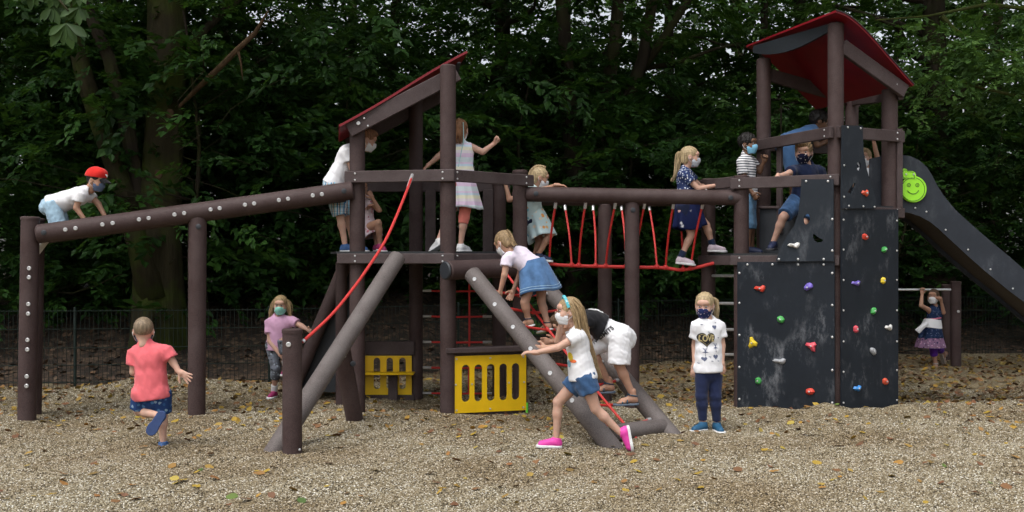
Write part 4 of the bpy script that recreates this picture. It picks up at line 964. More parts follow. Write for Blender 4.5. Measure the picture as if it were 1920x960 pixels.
def holdon(f_, nn, par, px, py, col, kind, sx, sz, roll=0):
    q = f_(px, py); hold(px, py, q.y, col, kind, sx, sz, nn, par, 1, roll)
for a in [(1426, 541, 'red', 'bean', .044, .038), (1515, 539, 'purple', 'hook', .036, .044, 1.2), (1464, 599, 'green', 'round', .038, .038), (1411, 643, 'yellow', 'tri', .042, .052), (1522, 649, 'pink', 'tri', .040, .052, 1.0), (1463, 677, 'grey', 'bean', .05, .034), (1422, 714, 'green', 'round', .036, .034), (1519, 734, 'red', 'round', .042, .036)]:
    holdon(f1, n1, w1, *a)
for a in [(1621, 444, 'red', 'round', .036, .034), (1657, 468, 'green', 'round', .034, .032), (1605, 531, 'purple', 'bean', .042, .030), (1655, 526, 'yellow', 'round', .034, .032), (1637, 583, 'green', 'round', .036, .036), (1604, 617, 'pink', 'round', .036, .034), (1666, 614, 'white', 'bean', .036, .034), (1635, 658, 'grey', 'hook', .034, .042), (1607, 728, 'blue', 'bean', .036, .034), (1659, 715, 'orange', 'round', .036, .036)]:
    holdon(f2, n2, w2, *a)
holdon(f3, n3, w3, 1490, 460, 'white', 'bean', .046, .032); holdon(f4, n4, w4, 1622, 362, 'orange', 'bean', .034, .038)
for y_ in (517, 569, 618, 665):
    rope_part('ladder_rung', [P(1332, y_, 11.42), P(1386, y_, 10.98)], .016, ct, 8, M_STEEL)
# --- slide
sld = empty('slide', xy(1720, 10.8), 'anthracite slide with solid curved sides running down to the right', 'slide')
topc = [(1630, 298), (1660, 291), (1688, 290), (1707, 293), (1723, 301), (1737, 313), (1747, 329), (1756, 347), (1768, 366), (1790, 393), (1823, 423), (1860, 455), (1893, 482), (1920, 506), (1990, 566), (2060, 627), (2110, 668), (2160, 690), (2240, 700)]
botc = [(2240, 742), (2150, 736), (2080, 700), (2000, 634), (1960, 601), (1920, 567), (1887, 542), (1847, 509), (1813, 479), (1773, 442), (1758, 428), (1743, 416), (1723, 405), (1703, 399), (1683, 397), (1630, 396)]
for yy in (10.82, 11.42):
    V = [Vector(((px - 960) * 10.82 / FPX, yy, CAMZ + (HOR - py) * 10.82 / FPX)) for px, py in topc + botc]
    b = MB(); b.prism(V, FRONT, .022); sp_ = b.build('side_board', M_SLIDE, sld, False)
    if yy < 11:
        side = sp_
        for px, py in ((1716, 390), (1737, 397), (1773, 431), (1815, 468), (1857, 505), (1899, 541)): bolt(BOLT_S, P(px, py, 10.808), FRONT, sp_)
bed = [(1630, 385), (1690, 386), (1722, 393), (1745, 407), (1775, 432), (1813, 467), (1847, 497), (1887, 530), (1920, 556), (1960, 590), (2010, 632), (2080, 690), (2150, 724), (2240, 730)]
b = MB(); rings = []
for px, py in bed:
    c = P(px, py, 10.82); rings.append([Vector((c.x, 10.835, c.z - .01)), Vector((c.x, 10.835, c.z + .01)), Vector((c.x, 11.405, c.z + .01)), Vector((c.x, 11.405, c.z - .01))])
b.rings(rings); b.build('slide_bed', recycled('slide underside', (.05, .04, .036), (.09, .08, .075), .3), sld, True, 40)
log_part('support_post', Vector((P(2100, 480, 11.1).x, 11.1, -.3)), Vector((P(2100, 480, 11.1).x, 11.1, .35)), .07, sld)
# face sign on the slide
fs = empty('face_sign', P(1712, 352, 10.79), 'lime green round smiling face sign with a leaf on the slide side', 'sign')
Yq = 10.795
def disc(c, rx, ry, t, name, mat, parent, n=28):
    b = MB(); b.rings([[c + Vector((rx * k * math.cos(2 * math.pi * j / n), dy, ry * k * math.sin(2 * math.pi * j / n))) for j in range(n)] for dy, k in ((0, 1), (-t * .6, 1), (-t, .96))]); return b.build(name, mat, parent)
dc = disc(P(1712, 355, Yq), .134, .134, .018, 'face', M_LIME, fs)
lp = [(1691, 335), (1689, 323), (1691, 319), (1695, 316), (1699, 317), (1702, 321), (1710, 321), (1715, 323), (1717, 328), (1717, 337), (1708, 336), (1699, 335)]
b = MB(); b.prism([P(x, y, Yq - .012) for x, y in lp], FRONT, .018); lo = b.build('leaf', M_LIME, fs, False)
def line(pts, r, parent, name='engraved_line', closed=False):
    b = MB(); b.tube(pts + ([pts[0]] if closed else []), r, 6); return b.build(name, M_DGREEN, parent)
line([P(1712, 355, Yq - .019) + Vector((.118 * math.cos(a), 0, .118 * math.sin(a))) for a in [2 * math.pi * i / 30 for i in range(30)]], .003, dc, closed=True)
line([P(1712, 352, Yq - .019) + Vector((.062 * math.cos(a), 0, .062 * math.sin(a))) for a in [math.pi * (1.14 + .72 * i / 12) for i in range(13)]], .0042, dc, 'smile')
for ex in (1704, 1720):
    line([P(ex, 347, Yq - .019) + Vector((.017 * math.cos(a), 0, .017 * math.sin(a))) for a in [2 * math.pi * i / 14 for i in range(14)]], .0032, dc, 'eye', True)
    b = MB(); b.ball(P(ex, 347, Yq - .019), .006); b.build('eye', M_DGREEN, dc)
line([P(x * .8 + 1705 * .2, y * .8 + 327 * .2, Yq - .0215) for x, y in lp], .0028, lo, closed=True)
for x in (1699, 1713): bolt(BOLT_S, P(x, 327, Yq - .021), FRONT, lo)
# --- turning bar at the back
tb = empty('turning_bar', xy(1792, 15.1), 'steel turning bar between brown posts behind the climbing tower', 'turning bar')
post(1792, 15.1, 527, tb, .072, .03); post(1775, 16.0, 533, tb, .072, .03); post(1610, 15.1, 527, tb, .072, .03)
rope_part('bar', [P(1612, 543, 15.1), P(1790, 543, 15.1)], .017, tb, 10, M_STEEL); bolt(BOLT_L, P(1797, 584, 15.02), FRONT, tb)
pg = MB(); pg.log(Vector((P(988, 770, 10.55).x, 10.5, -.05)), P(988, 755, 10.5), .012, 8, 0, .003); o = pg.build('marker_peg', plain('bright green peg', (.12, .6, .04), .5)); tag(o, 'tiny bright green peg at the corner of the front yellow panel', 'peg')
# ------------------------------------------------------------------ implicit surfaces for people
class Fld:
    """signed distance field on a grid, meshed with surface nets"""
    def __init__(s, lo, hi, h):
        s.h = h; s.lo = np.asarray(lo, float) - 2 * h; n = np.ceil((np.asarray(hi) - s.lo) / h).astype(int) + 3
        s.ax = [s.lo[i] + h * np.arange(n[i]) for i in range(3)]; s.D = np.full(n, 1.0, dtype=np.float64)
    def sub(s, lo, hi):
        sl_ = []
        for i in range(3):
            a = max(0, int((lo[i] - s.lo[i]) / s.h)); b = min(s.D.shape[i], int((hi[i] - s.lo[i]) / s.h) + 2); sl_.append(slice(a, max(a + 1, b)))
        g = np.meshgrid(*[s.ax[i][sl_[i]] for i in range(3)], indexing='ij'); return tuple(sl_), np.stack(g, -1)
    def union(s, sl_, d, k):
        o = s.D[sl_]
        if k > 0: hh = np.clip(.5 + .5 * (o - d) / k, 0, 1); s.D[sl_] = o * (1 - hh) + d * hh - k * hh * (1 - hh)
        else: s.D[sl_] = np.minimum(o, d)
    def cone(s, a, b, ra, rb, k=.015, flat=None, f=1.0, cap=False):
        a = np.asarray(a, float); b = np.asarray(b, float); R = max(ra, rb) + k + 2.5 * s.h
        sl_, p = s.sub(np.minimum(a, b) - R, np.maximum(a, b) + R)
        ab = b - a; L2 = ab @ ab + 1e-12; pa = p - a; t = (pa @ ab) / L2; tc = np.clip(t, 0, 1)
        v = pa - tc[..., None] * ab
        if flat is not None:
            fl = np.asarray(flat, float); c = v @ fl; v = v + (c * (1 / f - 1))[..., None] * fl
        d = np.sqrt((v * v).sum(-1)) - (ra + (rb - ra) * tc)
        if flat is not None: d = d * (.5 + .5 * f)
        if cap:
            L = math.sqrt(L2); d = np.maximum(d, np.maximum((t - 1) * L, -t * L - ra * .3))
        s.union(sl_, d, k)
    def ell(s, c, r, k=.012, R=None, sub=False):
        c = np.asarray(c, float); r = np.asarray(r, float); m = max(r) + k + 2.5 * s.h
        sl_, p = s.sub(c - m, c + m); q = p - c
        if R is not None: q = q @ R
        k0 = np.sqrt(((q / r) ** 2).sum(-1)); k1 = np.sqrt(((q / (r * r)) ** 2).sum(-1)) + 1e-9
        d = np.where(k0 < 1e-6, -min(r), k0 * (k0 - 1) / k1)
        if sub:
            o = s.D[sl_]; hh = np.clip(.5 - .5 * (o + d) / max(k, 1e-6), 0, 1); s.D[sl_] = o * (1 - hh) + (-d) * hh + k * hh * (1 - hh)
        else: s.union(sl_, d, k)
    def plane(s, pt, n_):     # keep the side the normal points away from
        g = np.meshgrid(*s.ax, indexing='ij'); d = sum((g[i] - pt[i]) * n_[i] for i in range(3)); s.D = np.maximum(s.D, d)
    def wrinkle(s, amp, wl, seed):
        r = np.random.default_rng(seed); g = np.meshgrid(*s.ax, indexing='ij'); o = 0
        w0 = .5 * wl * np.sin((g[0] * 3 + g[1] * 2 + g[2]) * 6.28 / (wl * 3))
        for i in range(5):
            d = r.normal(size=3); d /= np.linalg.norm(d); sn = np.sin((sum(g[j] * d[j] for j in range(3)) + w0 * (i % 2)) * 6.28 / (wl * r.uniform(.8, 1.9)) + r.uniform(0, 6.28)); o = o + (sn if i % 3 == 0 else 1.4 * np.abs(sn) - .9)
        s.D = s.D + amp * o / 2.2
    def mesh(s):
        D = s.D; ins = D < 0; nx, ny, nz = D.shape
        cs = np.zeros((nx - 1, ny - 1, nz - 1), dtype=np.int16)
        for i in (0, 1):
            for j in (0, 1):
                for k in (0, 1): cs += ins[i:nx - 1 + i, j:ny - 1 + j, k:nz - 1 + k]
        act = np.argwhere((cs > 0) & (cs < 8))
        if len(act) == 0: return np.zeros((0, 3)), np.zeros((0, 4), int)
        idx = np.full(cs.shape, -1, dtype=np.int64); idx[tuple(act.T)] = np.arange(len(act))
        acc = np.zeros((len(act), 3)); cnt = np.zeros(len(act))
        cor = [(i, j, k) for i in (0, 1) for j in (0, 1) for k in (0, 1)]
        for a in cor:
            for ax in range(3):
                if a[ax] == 1: continue
                b = list(a); b[ax] = 1
                da = D[act[:, 0] + a[0], act[:, 1] + a[1], act[:, 2] + a[2]]; db = D[act[:, 0] + b[0], act[:, 1] + b[1], act[:, 2] + b[2]]
                m = (da < 0) != (db < 0); t = np.where(m, da / np.where(m, da - db, 1), 0)
                for c in range(3): acc[:, c] += np.where(m, a[c] + (t if c == ax else 0), 0)
                cnt += m
        V = s.lo + (act + acc / cnt[:, None]) * s.h; Fs = []
        for ax in range(3):
            u, v = (ax + 1) % 3, (ax + 2) % 3; sh = [nx, ny, nz]; sh[ax] -= 1
            a = [slice(None)] * 3; b = [slice(None)] * 3; a[ax] = slice(0, -1); b[ax] = slice(1, None)
            A_, B_ = ins[tuple(a)], ins[tuple(b)]; e = np.argwhere(A_ != B_)
            e = e[(e[:, u] > 0) & (e[:, v] > 0) & (e[:, u] < cs.shape[u]) & (e[:, v] < cs.shape[v])]
            sg = A_[tuple(e.T)]
            def cell(du, dv):
                c = e.copy(); c[:, u] += du; c[:, v] += dv; return idx[tuple(c.T)]
            q = np.stack([cell(-1, -1), cell(0, -1), cell(0, 0), cell(-1, 0)], 1); q = np.where(sg[:, None], q, q[:, ::-1]); Fs.append(q)
        return V, np.concatenate(Fs)
def frame(y, up):
    """columns x,y,z with y given and z close to up"""
    y = Vector(y).normalized(); x = y.cross(Vector(up))
    if x.length < 1e-4: x = y.cross(Vector((0.3, 0.9, .1)))
    x.normalize(); z = x.cross(y); return A([[x[i], y[i], z[i]] for i in range(3)])
def xf(V, R, o, s=1.0): return (V * s) @ R.T + A(o)
# --- templates (adult-scale free; built for a child of about 1.22 m)
def head_fld(h=.0058):
    f = Fld((-.10, -.12, -.15), (.10, .12, .12), h)
    f.ell((0, -.012, .022), (.073, .089, .081), 0); f.ell((0, .018, -.03), (.058, .066, .076), .03)
    f.ell((0, .050, -.084), (.024, .024, .019), .03)
    for s in (-1, 1): f.ell((s * .032, .05, -.032), (.026, .03, .03), .02)
    f.ell((0, .070, .035), (.05, .02, .025), .02)
    for s in (-1, 1): f.ell((s * .0275, .0925, .006), (.017, .018, .012), .012, None, True)
    f.cone((0, .080, .004), (0, .0945, -.026), .006, .0115, .008); f.cone((-.010, .084, -.03), (.010, .084, -.03), .007, .007, .006)
    f.cone((-.017, .073, -.057), (.017, .073, -.057), .006, .006, .008)
    for s in (-1, 1): f.ell((s * .075, -.004, -.012), (.009, .021, .029), .006); f.ell((s * .084, .004, -.010), (.006, .011, .016), .004, None, True)
    f.cone((0, -.02, -.06), (0, -.026, -.112), .036, .034, .02)
    return f
HEADV, HEADF = head_fld().mesh()
HEADC = HEADV[HEADF].mean(1)
LIPS = (np.abs(HEADC[:, 0]) < .021) & (np.abs(HEADC[:, 2] + .058) < .006) & (HEADC[:, 1] > .068)
def ballm(c, r, n=12):
    b = MB(); b.ball(c, r, 0, n); return b
def mask_tmpl():
    f = Fld((-.09, .0, -.13), (.09, .13, .03), .005)
    f.ell((0, .02, -.035), (.066, .080, .080), 0); f.ell((0, .085, -.035), (.022, .022, .03), .025); f.ell((0, .05, -.085), (.035, .036, .025), .02)
    f.plane((0, .02, 0), (0, -1, 0)); f.plane((0, .08, -.012), (0, -.35, .93)); f.plane((0, .0, -.108), (0, .1, -1)); f.wrinkle(.0012, .03, 4)
    V, F = f.mesh(); b = MB()
    for s in (-1, 1): b.tube([(s * .062, .03, -.03), (s * .078, .0, -.012), (s * .083, -.022, -.01), (s * .078, -.01, -.04), (s * .06, .03, -.075)], .0022, 5)
    return V, F, A(b.V), b.F
MASKV, MASKF, LOOPV, LOOPF = mask_tmpl()
def hair_tmpl(kind):
    h = .0062; f = Fld((-.115, -.14, -.13), (.115, .13, .135), h)
    g = np.stack(np.meshgrid(*f.ax, indexing='ij'), -1)
    if kind == 'short':
        f.ell((0, -.014, .028), (.079, .094, .085), 0); f.ell((0, .045, .075), (.055, .045, .035), .02)
        f.ell((0, .105, -.035), (.09, .07, .085), .006, None, True); f.plane((0, -.1, -.045), (0, .15, -1)); amp = .0035
    elif kind == 'buzz':
        f.ell((0, -.013, .026), (.0765, .0925, .084), 0); f.ell((0, .105, -.03), (.09, .07, .092), .006, None, True); f.plane((0, -.1, -.05), (0, .2, -1)); amp = .001
    elif kind == 'tousled':
        f.ell((0, -.014, .03), (.082, .096, .088), 0); f.ell((.015, .05, .085), (.06, .05, .035), .02); f.ell((.05, -.01, .09), (.05, .06, .03), .02)
        f.ell((0, .11, -.045), (.09, .07, .085), .006, None, True); f.plane((0, -.1, -.045), (0, .2, -1)); amp = .006
    elif kind == 'curly':
        f.ell((0, -.018, .034), (.088, .10, .092), 0); f.ell((0, .115, -.045), (.09, .075, .085), .006, None, True); f.plane((0, -.1, -.06), (0, .25, -1)); amp = .006
    else:       # 'girl': pulled back
        f.ell((0, -.014, .027), (.0785, .095, .085), 0); f.ell((0, -.05, -.04), (.06, .05, .06), .03)
        f.ell((0, .10, -.045), (.076, .062, .088), .008, None, True); f.plane((0, 0, -.085), (0, -.1, -1)); amp = .0022
    if kind == 'curly': f.wrinkle(amp, .022, 3)
    else:
        th = np.arctan2(g[..., 0], g[..., 2] + .02); f.D = f.D + amp * np.sin(th * 26 + 60 * g[..., 1] * .3) * .6 + amp * .5 * np.sin(th * 61 + 20 * g[..., 1])
    # keep ears free
    if kind != 'long':
        for s in (-1, 1): f.ell((s * .085, -.0, -.018), (.02, .02, .028), .004, None, True)
    return f.mesh()
HAIR = {k: hair_tmpl(k) for k in ('short', 'buzz', 'tousled', 'curly', 'girl')}
def hand_tmpl(kind):
    f = Fld((-.065, -.025, -.075), (.075, .155, .045), .0042)
    f.cone((0, -.02, 0), (0, .02, 0), .019, .022, 0); f.cone((-.002, .018, 0), (-.002, .056, 0), .026, .030, .012, (0, 0, 1), .42)
    curl, spl = {'relax': (.35, .05), 'grip': (1.15, .02), 'open': (.08, .22), 'fist': (1.5, .0)}[kind]
    for i, (x, L) in enumerate(((-.024, .036), (-.008, .047), (.008, .050), (.0235, .044))):
        a = spl * (i - 1.5) * -1; p = A((x, .066, 0.0)); d = 0
        for j, fr in enumerate((.45, .32, .23)):
            d += curl * (.75 if j == 0 else 1.0); q = p + L * 1.15 * fr * A((-math.sin(a) * math.cos(d), math.cos(a) * math.cos(d), -math.sin(d)))
            f.cone(p, q, .0082 - .0008 * j, .0076 - .0008 * j, .003); p = q
    p = A((.024, .018, -.004)); q = p + A((.022, .020, -.008)); q2 = q + A((.006, .022, -.006)) if kind != 'grip' else q + A((-.006, .014, -.02))
    if kind == 'open': q = p + A((.03, .018, -.004)); q2 = q + A((.016, .018, -.002))
    f.cone(p, q, .0115, .009, .008); f.cone(q, q2, .009, .0075, .004)
    return f.mesh()
HANDS = {k: hand_tmpl(k) for k in ('relax', 'grip', 'open', 'fist')}
def shoe_tmpl():
    f = Fld((-.06, -.08, -.01), (.06, .17, .12), .006)
    f.ell((0, -.022, .035), (.033, .036, .036), 0); f.cone((0, 0, .045), (0, .105, .026), .037, .030, .02, (1, 0, 0), .95); f.cone((0, -.008, .05), (0, -.012, .078), .034, .035, .012, cap=True)
    f.ell((0, -.012, .098), (.027, .03, .022), .004, None, True); f.plane((0, 0, .016), (0, 0, -1)); u = f.mesh()
    g = Fld((-.06, -.08, -.01), (.06, .17, .05), .0055); g.cone((0, -.022, .01), (0, .108, .01), .036, .037, 0); g.ell((.004, .09, .01), (.042, .055, .05), .01)
    g.plane((0, 0, .022), (0, 0, 1)); g.plane((0, 0, 0), (0, 0, -1)); return u, g.mesh()
SHOE_U, SHOE_S = shoe_tmpl()
def foot_tmpl():
    f = Fld((-.06, -.08, -.01), (.06, .16, .12), .0052)
    f.ell((0, -.022, .032), (.026, .03, .026), 0); f.cone((0, -.005, .045), (0, .075, .026), .029, .024, .02); f.cone((0, -.008, .05), (0, -.008, .10), .028, .029, .02); f.ell((0, .07, .022), (.036, .028, .012), .015)
    for i in range(5): f.cone((-.027 + .0135 * i, .085, .018), (-.028 + .014 * i, .108 + (.008 if i == 3 else .004 if i == 4 else -.003 * (2 - i)), .016), .0075, .007, .004)
    return f.mesh()
FOOT = foot_tmpl()
def strap_tmpl():
    b = MB()
    for y_, rx, zc, rz, z0 in ((.078, .038, .018, .020, .012), (.040, .034, .02, .034, .012)):
        b.tube([(rx * math.cos(a), y_ - .006 * math.sin(a), z0 + rz * math.sin(a)) for a in [math.pi * i / 12 for i in range(13)]], .0055, 6)
    b.tube([(.034 * math.cos(a), -.006 + .036 * math.sin(a), .072 + .008 * math.sin(a)) for a in [2 * math.pi * i / 18 for i in range(19)]], .0055, 6)
    b.tube([(0, .078, .036), (0, .05, .052), (0, .028, .07)], .006, 6); return A(b.V), b.F
STRAP = strap_tmpl()
# --- materials for people
def skinmat(name, c):
    m, nt, N, L, B = newmat(name); v = coord(N); n1 = noise(N, L, v, 18, 3)
    r = ramp(N, [(.3, tuple(x * .9 for x in c)), (.7, (min(1, c[0] * 1.08), c[1] * 1.02, c[2] * 1.0))]); L.new(n1.outputs[0], r.inputs[0]); L.new(r.outputs[0], B.inputs['Base Color'])
    B.inputs['Roughness'].default_value = .5; B.inputs['Specular IOR Level'].default_value = .35
    B.inputs['Subsurface Weight'].default_value = .12; B.inputs['Subsurface Radius'].default_value = (.01, .004, .002); return m
SKIN = skinmat('fair skin', (.56, .35, .265)); SKIN2 = skinmat('tanned skin', (.44, .255, .175)); SKIN3 = skinmat('brown skin', (.16, .085, .05))
LIP = plain('lips', (.42, .17, .15), .5, bstr=0); EYEW = plain('eye white', (.45, .43, .42), .3, bstr=0, var=.02); IRIS = plain('dark iris', (.04, .045, .05), .2, bstr=0)
def hairmat(name, c):
    m, nt, N, L, B = newmat(name); v = coord(N); n1 = noise(N, L, v, 90, 4, .6, (1, 1, .12)); n2 = noise(N, L, v, 16, 3)
    r = ramp(N, [(.3, tuple(x * .45 for x in c)), (.7, tuple(min(1, x * 1.3) for x in c))]); L.new(n1.outputs[0], r.inputs[0]); L.new(r.outputs[0], B.inputs['Base Color'])
    B.inputs['Roughness'].default_value = .5; B.inputs['Specular IOR Level'].default_value = .3; bump(N, L, B, n1.outputs[0], .9, .006); return m
BLONDE = hairmat('blonde hair', (.46, .35, .20)); DBLONDE = hairmat('dark blonde hair', (.28, .19, .10)); BROWN = hairmat('brown hair', (.10, .06, .035)); BLACKH = hairmat('black hair', (.012, .01, .009)); GOLD = hairmat('golden hair', (.38, .265, .14)); AUBURN = hairmat('light brown hair', (.26, .13, .065)); SANDY = hairmat('sandy short hair', (.25, .185, .12))
WHITE = fabric('white cotton', (.80, .80, .82), .03); DENIM = fabric('blue denim', (.075, .155, .30), .3); DENIMD = fabric('dark denim', (.045, .10, .21), .3); LDENIM = fabric('pale denim', (.36, .52, .64), .2)
CORAL = fabric('coral cotton', (.72, .145, .165), .06); PINK = fabric('pink cotton', (.62, .36, .52), .06); PALEPINK = fabric('pale pink cotton', (.76, .68, .78), .04); NAVY = fabric('navy cotton', (.012, .02, .055), .2); NAVYL = fabric('navy leggings', (.018, .026, .07), .15)
BLACK = fabric('black jersey', (.010, .010, .012), .15); BLUE = fabric('sky blue shirt', (.075, .17, .35), .1); JEANS = fabric('light jeans', (.14, .28, .45), .3); CORALL = fabric('coral leggings', (.85, .25, .20), .05); PURPLE = fabric('purple leggings', (.09, .02, .26), .1)
GREYP = spots('grey patterned leggings', (.10, .105, .12), [(.36, .42, .48), (.05, .05, .06), (.22, .25, .3)], 28, .36, (.2, .22, .26)); BLUEFL = spots('blue palm shorts', (.02, .05, .15), [(.07, .17, .34), (.03, .09, .22), (.22, .32, .42)], 26, .34)
PLAID = bands('blue plaid', [(0, (.45, .62, .72)), (.2, (.06, .22, .40)), (.38, (.75, .72, .68)), (.55, (.16, .10, .09)), (.65, (.30, .56, .70)), (.85, (.7, .72, .72))], 5.2, 'X', ('Z', 4.5, [(0, (1, 1, 1)), (.3, (.25, .5, .68)), (.5, (.95, .95, .92)), (.7, (.4, .3, .3)), (.8, (.9, .95, 1))]))
STRIPE = bands('navy striped cotton', [(0, (.78, .78, .78)), (.62, (.03, .04, .08))], 11.5, 'Z')
PASTEL = bands('pastel dress', [(0, (.72, .80, .86)), (.25, (.78, .62, .80)), (.45, (.82, .76, .80)), (.6, (.84, .82, .66)), (.78, (.62, .74, .86)), (.9, (.78, .66, .82))], 1.6, 'Z')
FLORALP = spots('pink floral dress', (.62, .52, .56), [(.66, .20, .25), (.55, .30, .34), (.75, .65, .66), (.4, .16, .2)], 30, .36); FLORALW = spots('white floral dress', (.56, .72, .74), [(.80, .38, .12), (.2, .45, .55), (.85, .75, .6), (.8, .5, .2)], 17, .30)
NAVYDOT = spots('navy dotted cotton', (.03, .045, .12), [(.6, .64, .72), (.3, .38, .55), (.7, .7, .74)], 42, .34); NAVYFL = spots('navy skirt with flowers', (.012, .018, .07), [(.72, .45, .42), (.7, .7, .72), (.012, .018, .07), (.012, .018, .07), (.012, .018, .07), (.012, .018, .07)], 10, .22); NAVYHEM = spots('dark blue dress with pale print', (.015, .03, .08), [(.35, .4, .5), (.2, .25, .38)], 46, .22); PINKHEM = spots('lilac printed hem', (.25, .14, .24), [(.5, .42, .52), (.03, .03, .08), (.55, .3, .42)], 34, .34)
MASKM = {n_: plain(n_ + ' mask', c, .8, var=.06) for n_, c in dict(mint=(.30, .72, .60), lightblue=(.22, .52, .74), white=(.74, .75, .77), greyblue=(.09, .13, .22)).items()}
MASKM['navydots'] = spots('navy dotted mask', (.02, .03, .10), [(.7, .6, .66), (.45, .2, .35)], 46, .24); MASKM['navystars'] = spots('navy starred mask', (.012, .014, .04), [(.78, .78, .78)], 34, .2); MASKM['greyfloral'] = spots('grey floral mask', (.5, .53, .58), [(.22, .26, .36), (.7, .7, .72)], 50, .3)
SH = {n_: plain(n_ + ' shoe', c, .6, var=.1) for n_, c in dict(blue=(.035, .10, .26), navy=(.012, .02, .06), white=(.78, .78, .78), pink=(.72, .055, .36), teal=(.015, .09, .18), lilac=(.60, .50, .56), dkpink=(.34, .03, .13), grey=(.10, .13, .17)).items()}
SOLEW = plain('white sole', (.72, .72, .72), .7); SOLED = plain('dark sole', (.03, .03, .035), .7); SOLEB = plain('blue sole', (.03, .06, .17), .7); SOLET = plain('tan sole', (.5, .42, .36), .7); STRAPN = plain('navy strap', (.012, .02, .05), .7); STRAPY = plain('yellow green strap', (.45, .5, .06), .7); STRAPG = plain('silver strap', (.45, .42, .40), .6); SOCKW = fabric('white sock', (.7, .7, .7)); SOCKN = fabric('navy sock', (.015, .025, .06))
# --- assembling a figure
class Person: pass
def tri(F): return [list(f) for f in F]
def build_person(Y, J, look, label, skin=None, s=1.0, hair=('short', None), mask=None, top=None, bottom=None, skirt=None, shoes=None, hands=('relax', 'relax'), handdir=None, palm=None, feet=None, headup=(0, 0, 1), eyes=True, group='children playing', socks=None):
    skin = skin or SKIN; p = Person(); j = {k: A(P(v[0], v[1], Y + (v[2] if len(v) > 2 else 0))) for k, v in J.items()}; p.j = j; p.s = s
    pel = (j['hr'] + j['hl']) / 2; sh = (j['sr'] + j['sl']) / 2; nk = j['nk']; up = nk - pel; up /= np.linalg.norm(up)
    side = j['sr'] - j['sl']; side -= up * (side @ up); side /= np.linalg.norm(side); fr = np.cross(up, side); hs = j['hr'] - j['hl']; hs /= np.linalg.norm(hs) + 1e-9
    p.up, p.side, p.fr, p.pel, p.nk, p.sh = up, side, fr, pel, nk, sh
    base = Vector((pel[0], pel[1], min(v[2] for v in j.values()) - .06))
    root = empty('person', base, label, 'person', group); p.root = root
    # joints moved inward so that shoulders are rounded
    allp = np.stack(list(j.values())); lo, hi = allp.min(0) - .16 * s, allp.max(0) + .16 * s
    ch = pel + (sh - pel) * .78; wa = pel + (sh - pel) * .36
    def torso(f, o=0.0, k=.03):
        f.cone(pel - up * .01, wa, .098 * s + o, .088 * s + o, k, fr, .80); f.cone(wa, ch, .088 * s + o, .104 * s + o, k, fr, .76); f.cone(j['sr'] * .8 + sh * .2 - up * .012, j['sl'] * .8 + sh * .2 - up * .012, .041 * s + o, .041 * s + o, k)
        f.cone(ch, nk, .075 * s + o, .036 * s + o, k, fr, .85)
    f = Fld(lo, hi, .0105 * max(.9, s)); torso(f)
    for q in 'rl':
        f.cone(j['s' + q], j['e' + q], .037 * s, .029 * s, .015); f.cone(j['e' + q], j['w' + q], .030 * s, .020 * s, .008)
        f.cone(j['h' + q], j['k' + q], .064 * s, .041 * s, .02); f.cone(j['k' + q], j['a' + q], .040 * s, .025 * s, .01)
        c = j['k' + q] * .68 + j['a' + q] * .32; kd = j['k' + q] - j['a' + q]; f.ell(c + A((0, 0, 0)), (.037 * s,) * 3, .025)
        f.ell(j['h' + q] - fr * .028 * s, (.056 * s,) * 3, .03)
    hd = j['hd']; f.cone(nk - up * .02, nk + (hd - nk) * .55, .037 * s, .035 * s, .015)
    Vs, Fs, Ms = [], [], []; off = 0
    def acc(V, F, m):
        nonlocal off
        F = tri(F); Vs.append(V); Fs.extend([[i + off for i in q] for q in F]); Ms.extend(list(m) if hasattr(m, '__len__') else [m] * len(F)); off += len(V)
    V, F = f.mesh(); acc(V, F, 0)
    RH = frame(look, headup); hs_ = 1.0 * s if s < 1 else s; p.RH, p.hd, p.hs = RH, hd, hs_
    acc(xf(HEADV, RH, hd, hs_), HEADF, LIPS.astype(int))
    if eyes:
        for sx in (-1, 1):
            b = ballm((sx * .0275, .0715, .005), (.0115, .010, .0068), 12); acc(xf(A(b.V), RH, hd, hs_), b.F, 2)
            b = ballm((sx * .0275, .0805, .004), (.0058, .0035, .0062), 10); acc(xf(A(b.V), RH, hd, hs_), b.F, 3)
            b = MB(); b.tube([(sx * .014, .083, .023), (sx * .028, .084, .028), (sx * .043, .074, .024)], [.002, .0032, .0015], 6); acc(xf(A(b.V), RH, hd, hs_), b.F, 4)
    for n_, q in enumerate('rl'):
        d = Vector(j['w' + q] - j['e' + q]).normalized(); hdv = d
        if handdir and handdir[n_] is not None: hdv = Vector(handdir[n_]).normalized()
        pu = Vector(palm[n_]) if palm and palm[n_] is not None else Vector(side if q == 'r' else -side)       # back-of-hand direction
        R = frame(hdv, pu); HV, HF = HANDS[hands[n_]]; HV = HV.copy()
        if q == 'r': HV = HV * A((-1, 1, 1)); HF = HF[:, ::-1]
        acc(xf(HV, R, j['w' + q], s * 1.0), HF, 0)
    fd = []
    for n_, q in enumerate('rl'):
        shin = j['a' + q] - j['k' + q]; shin /= np.linalg.norm(shin)
        if feet and feet[n_] is not None: d, u = feet[n_] if len(feet[n_]) == 2 and hasattr(feet[n_][0], '__len__') else (feet[n_], (0, 0, 1))
        else: d, u = (fr[0], fr[1], 0), (0, 0, 1)
        R = frame(d, u); o = j['a' + q] - R @ A((0, -.008, .075)) * s; fd.append((R, o))
    sandal = shoes and shoes[0] == 'sandal'
    if sandal or not shoes:
        for n_, (R, o) in enumerate(fd):
            FV, FF = FOOT
            if n_ == 1: FV = FV * A((-1, 1, 1)); FF = FF[:, ::-1]
            acc(xf(FV, R, o, s), FF, 0)
    hm = hair[1] or BLONDE
    obj_np('body', np.concatenate(Vs), Fs, [skin, LIP, EYEW, IRIS, hm], root, Ms, True, None)
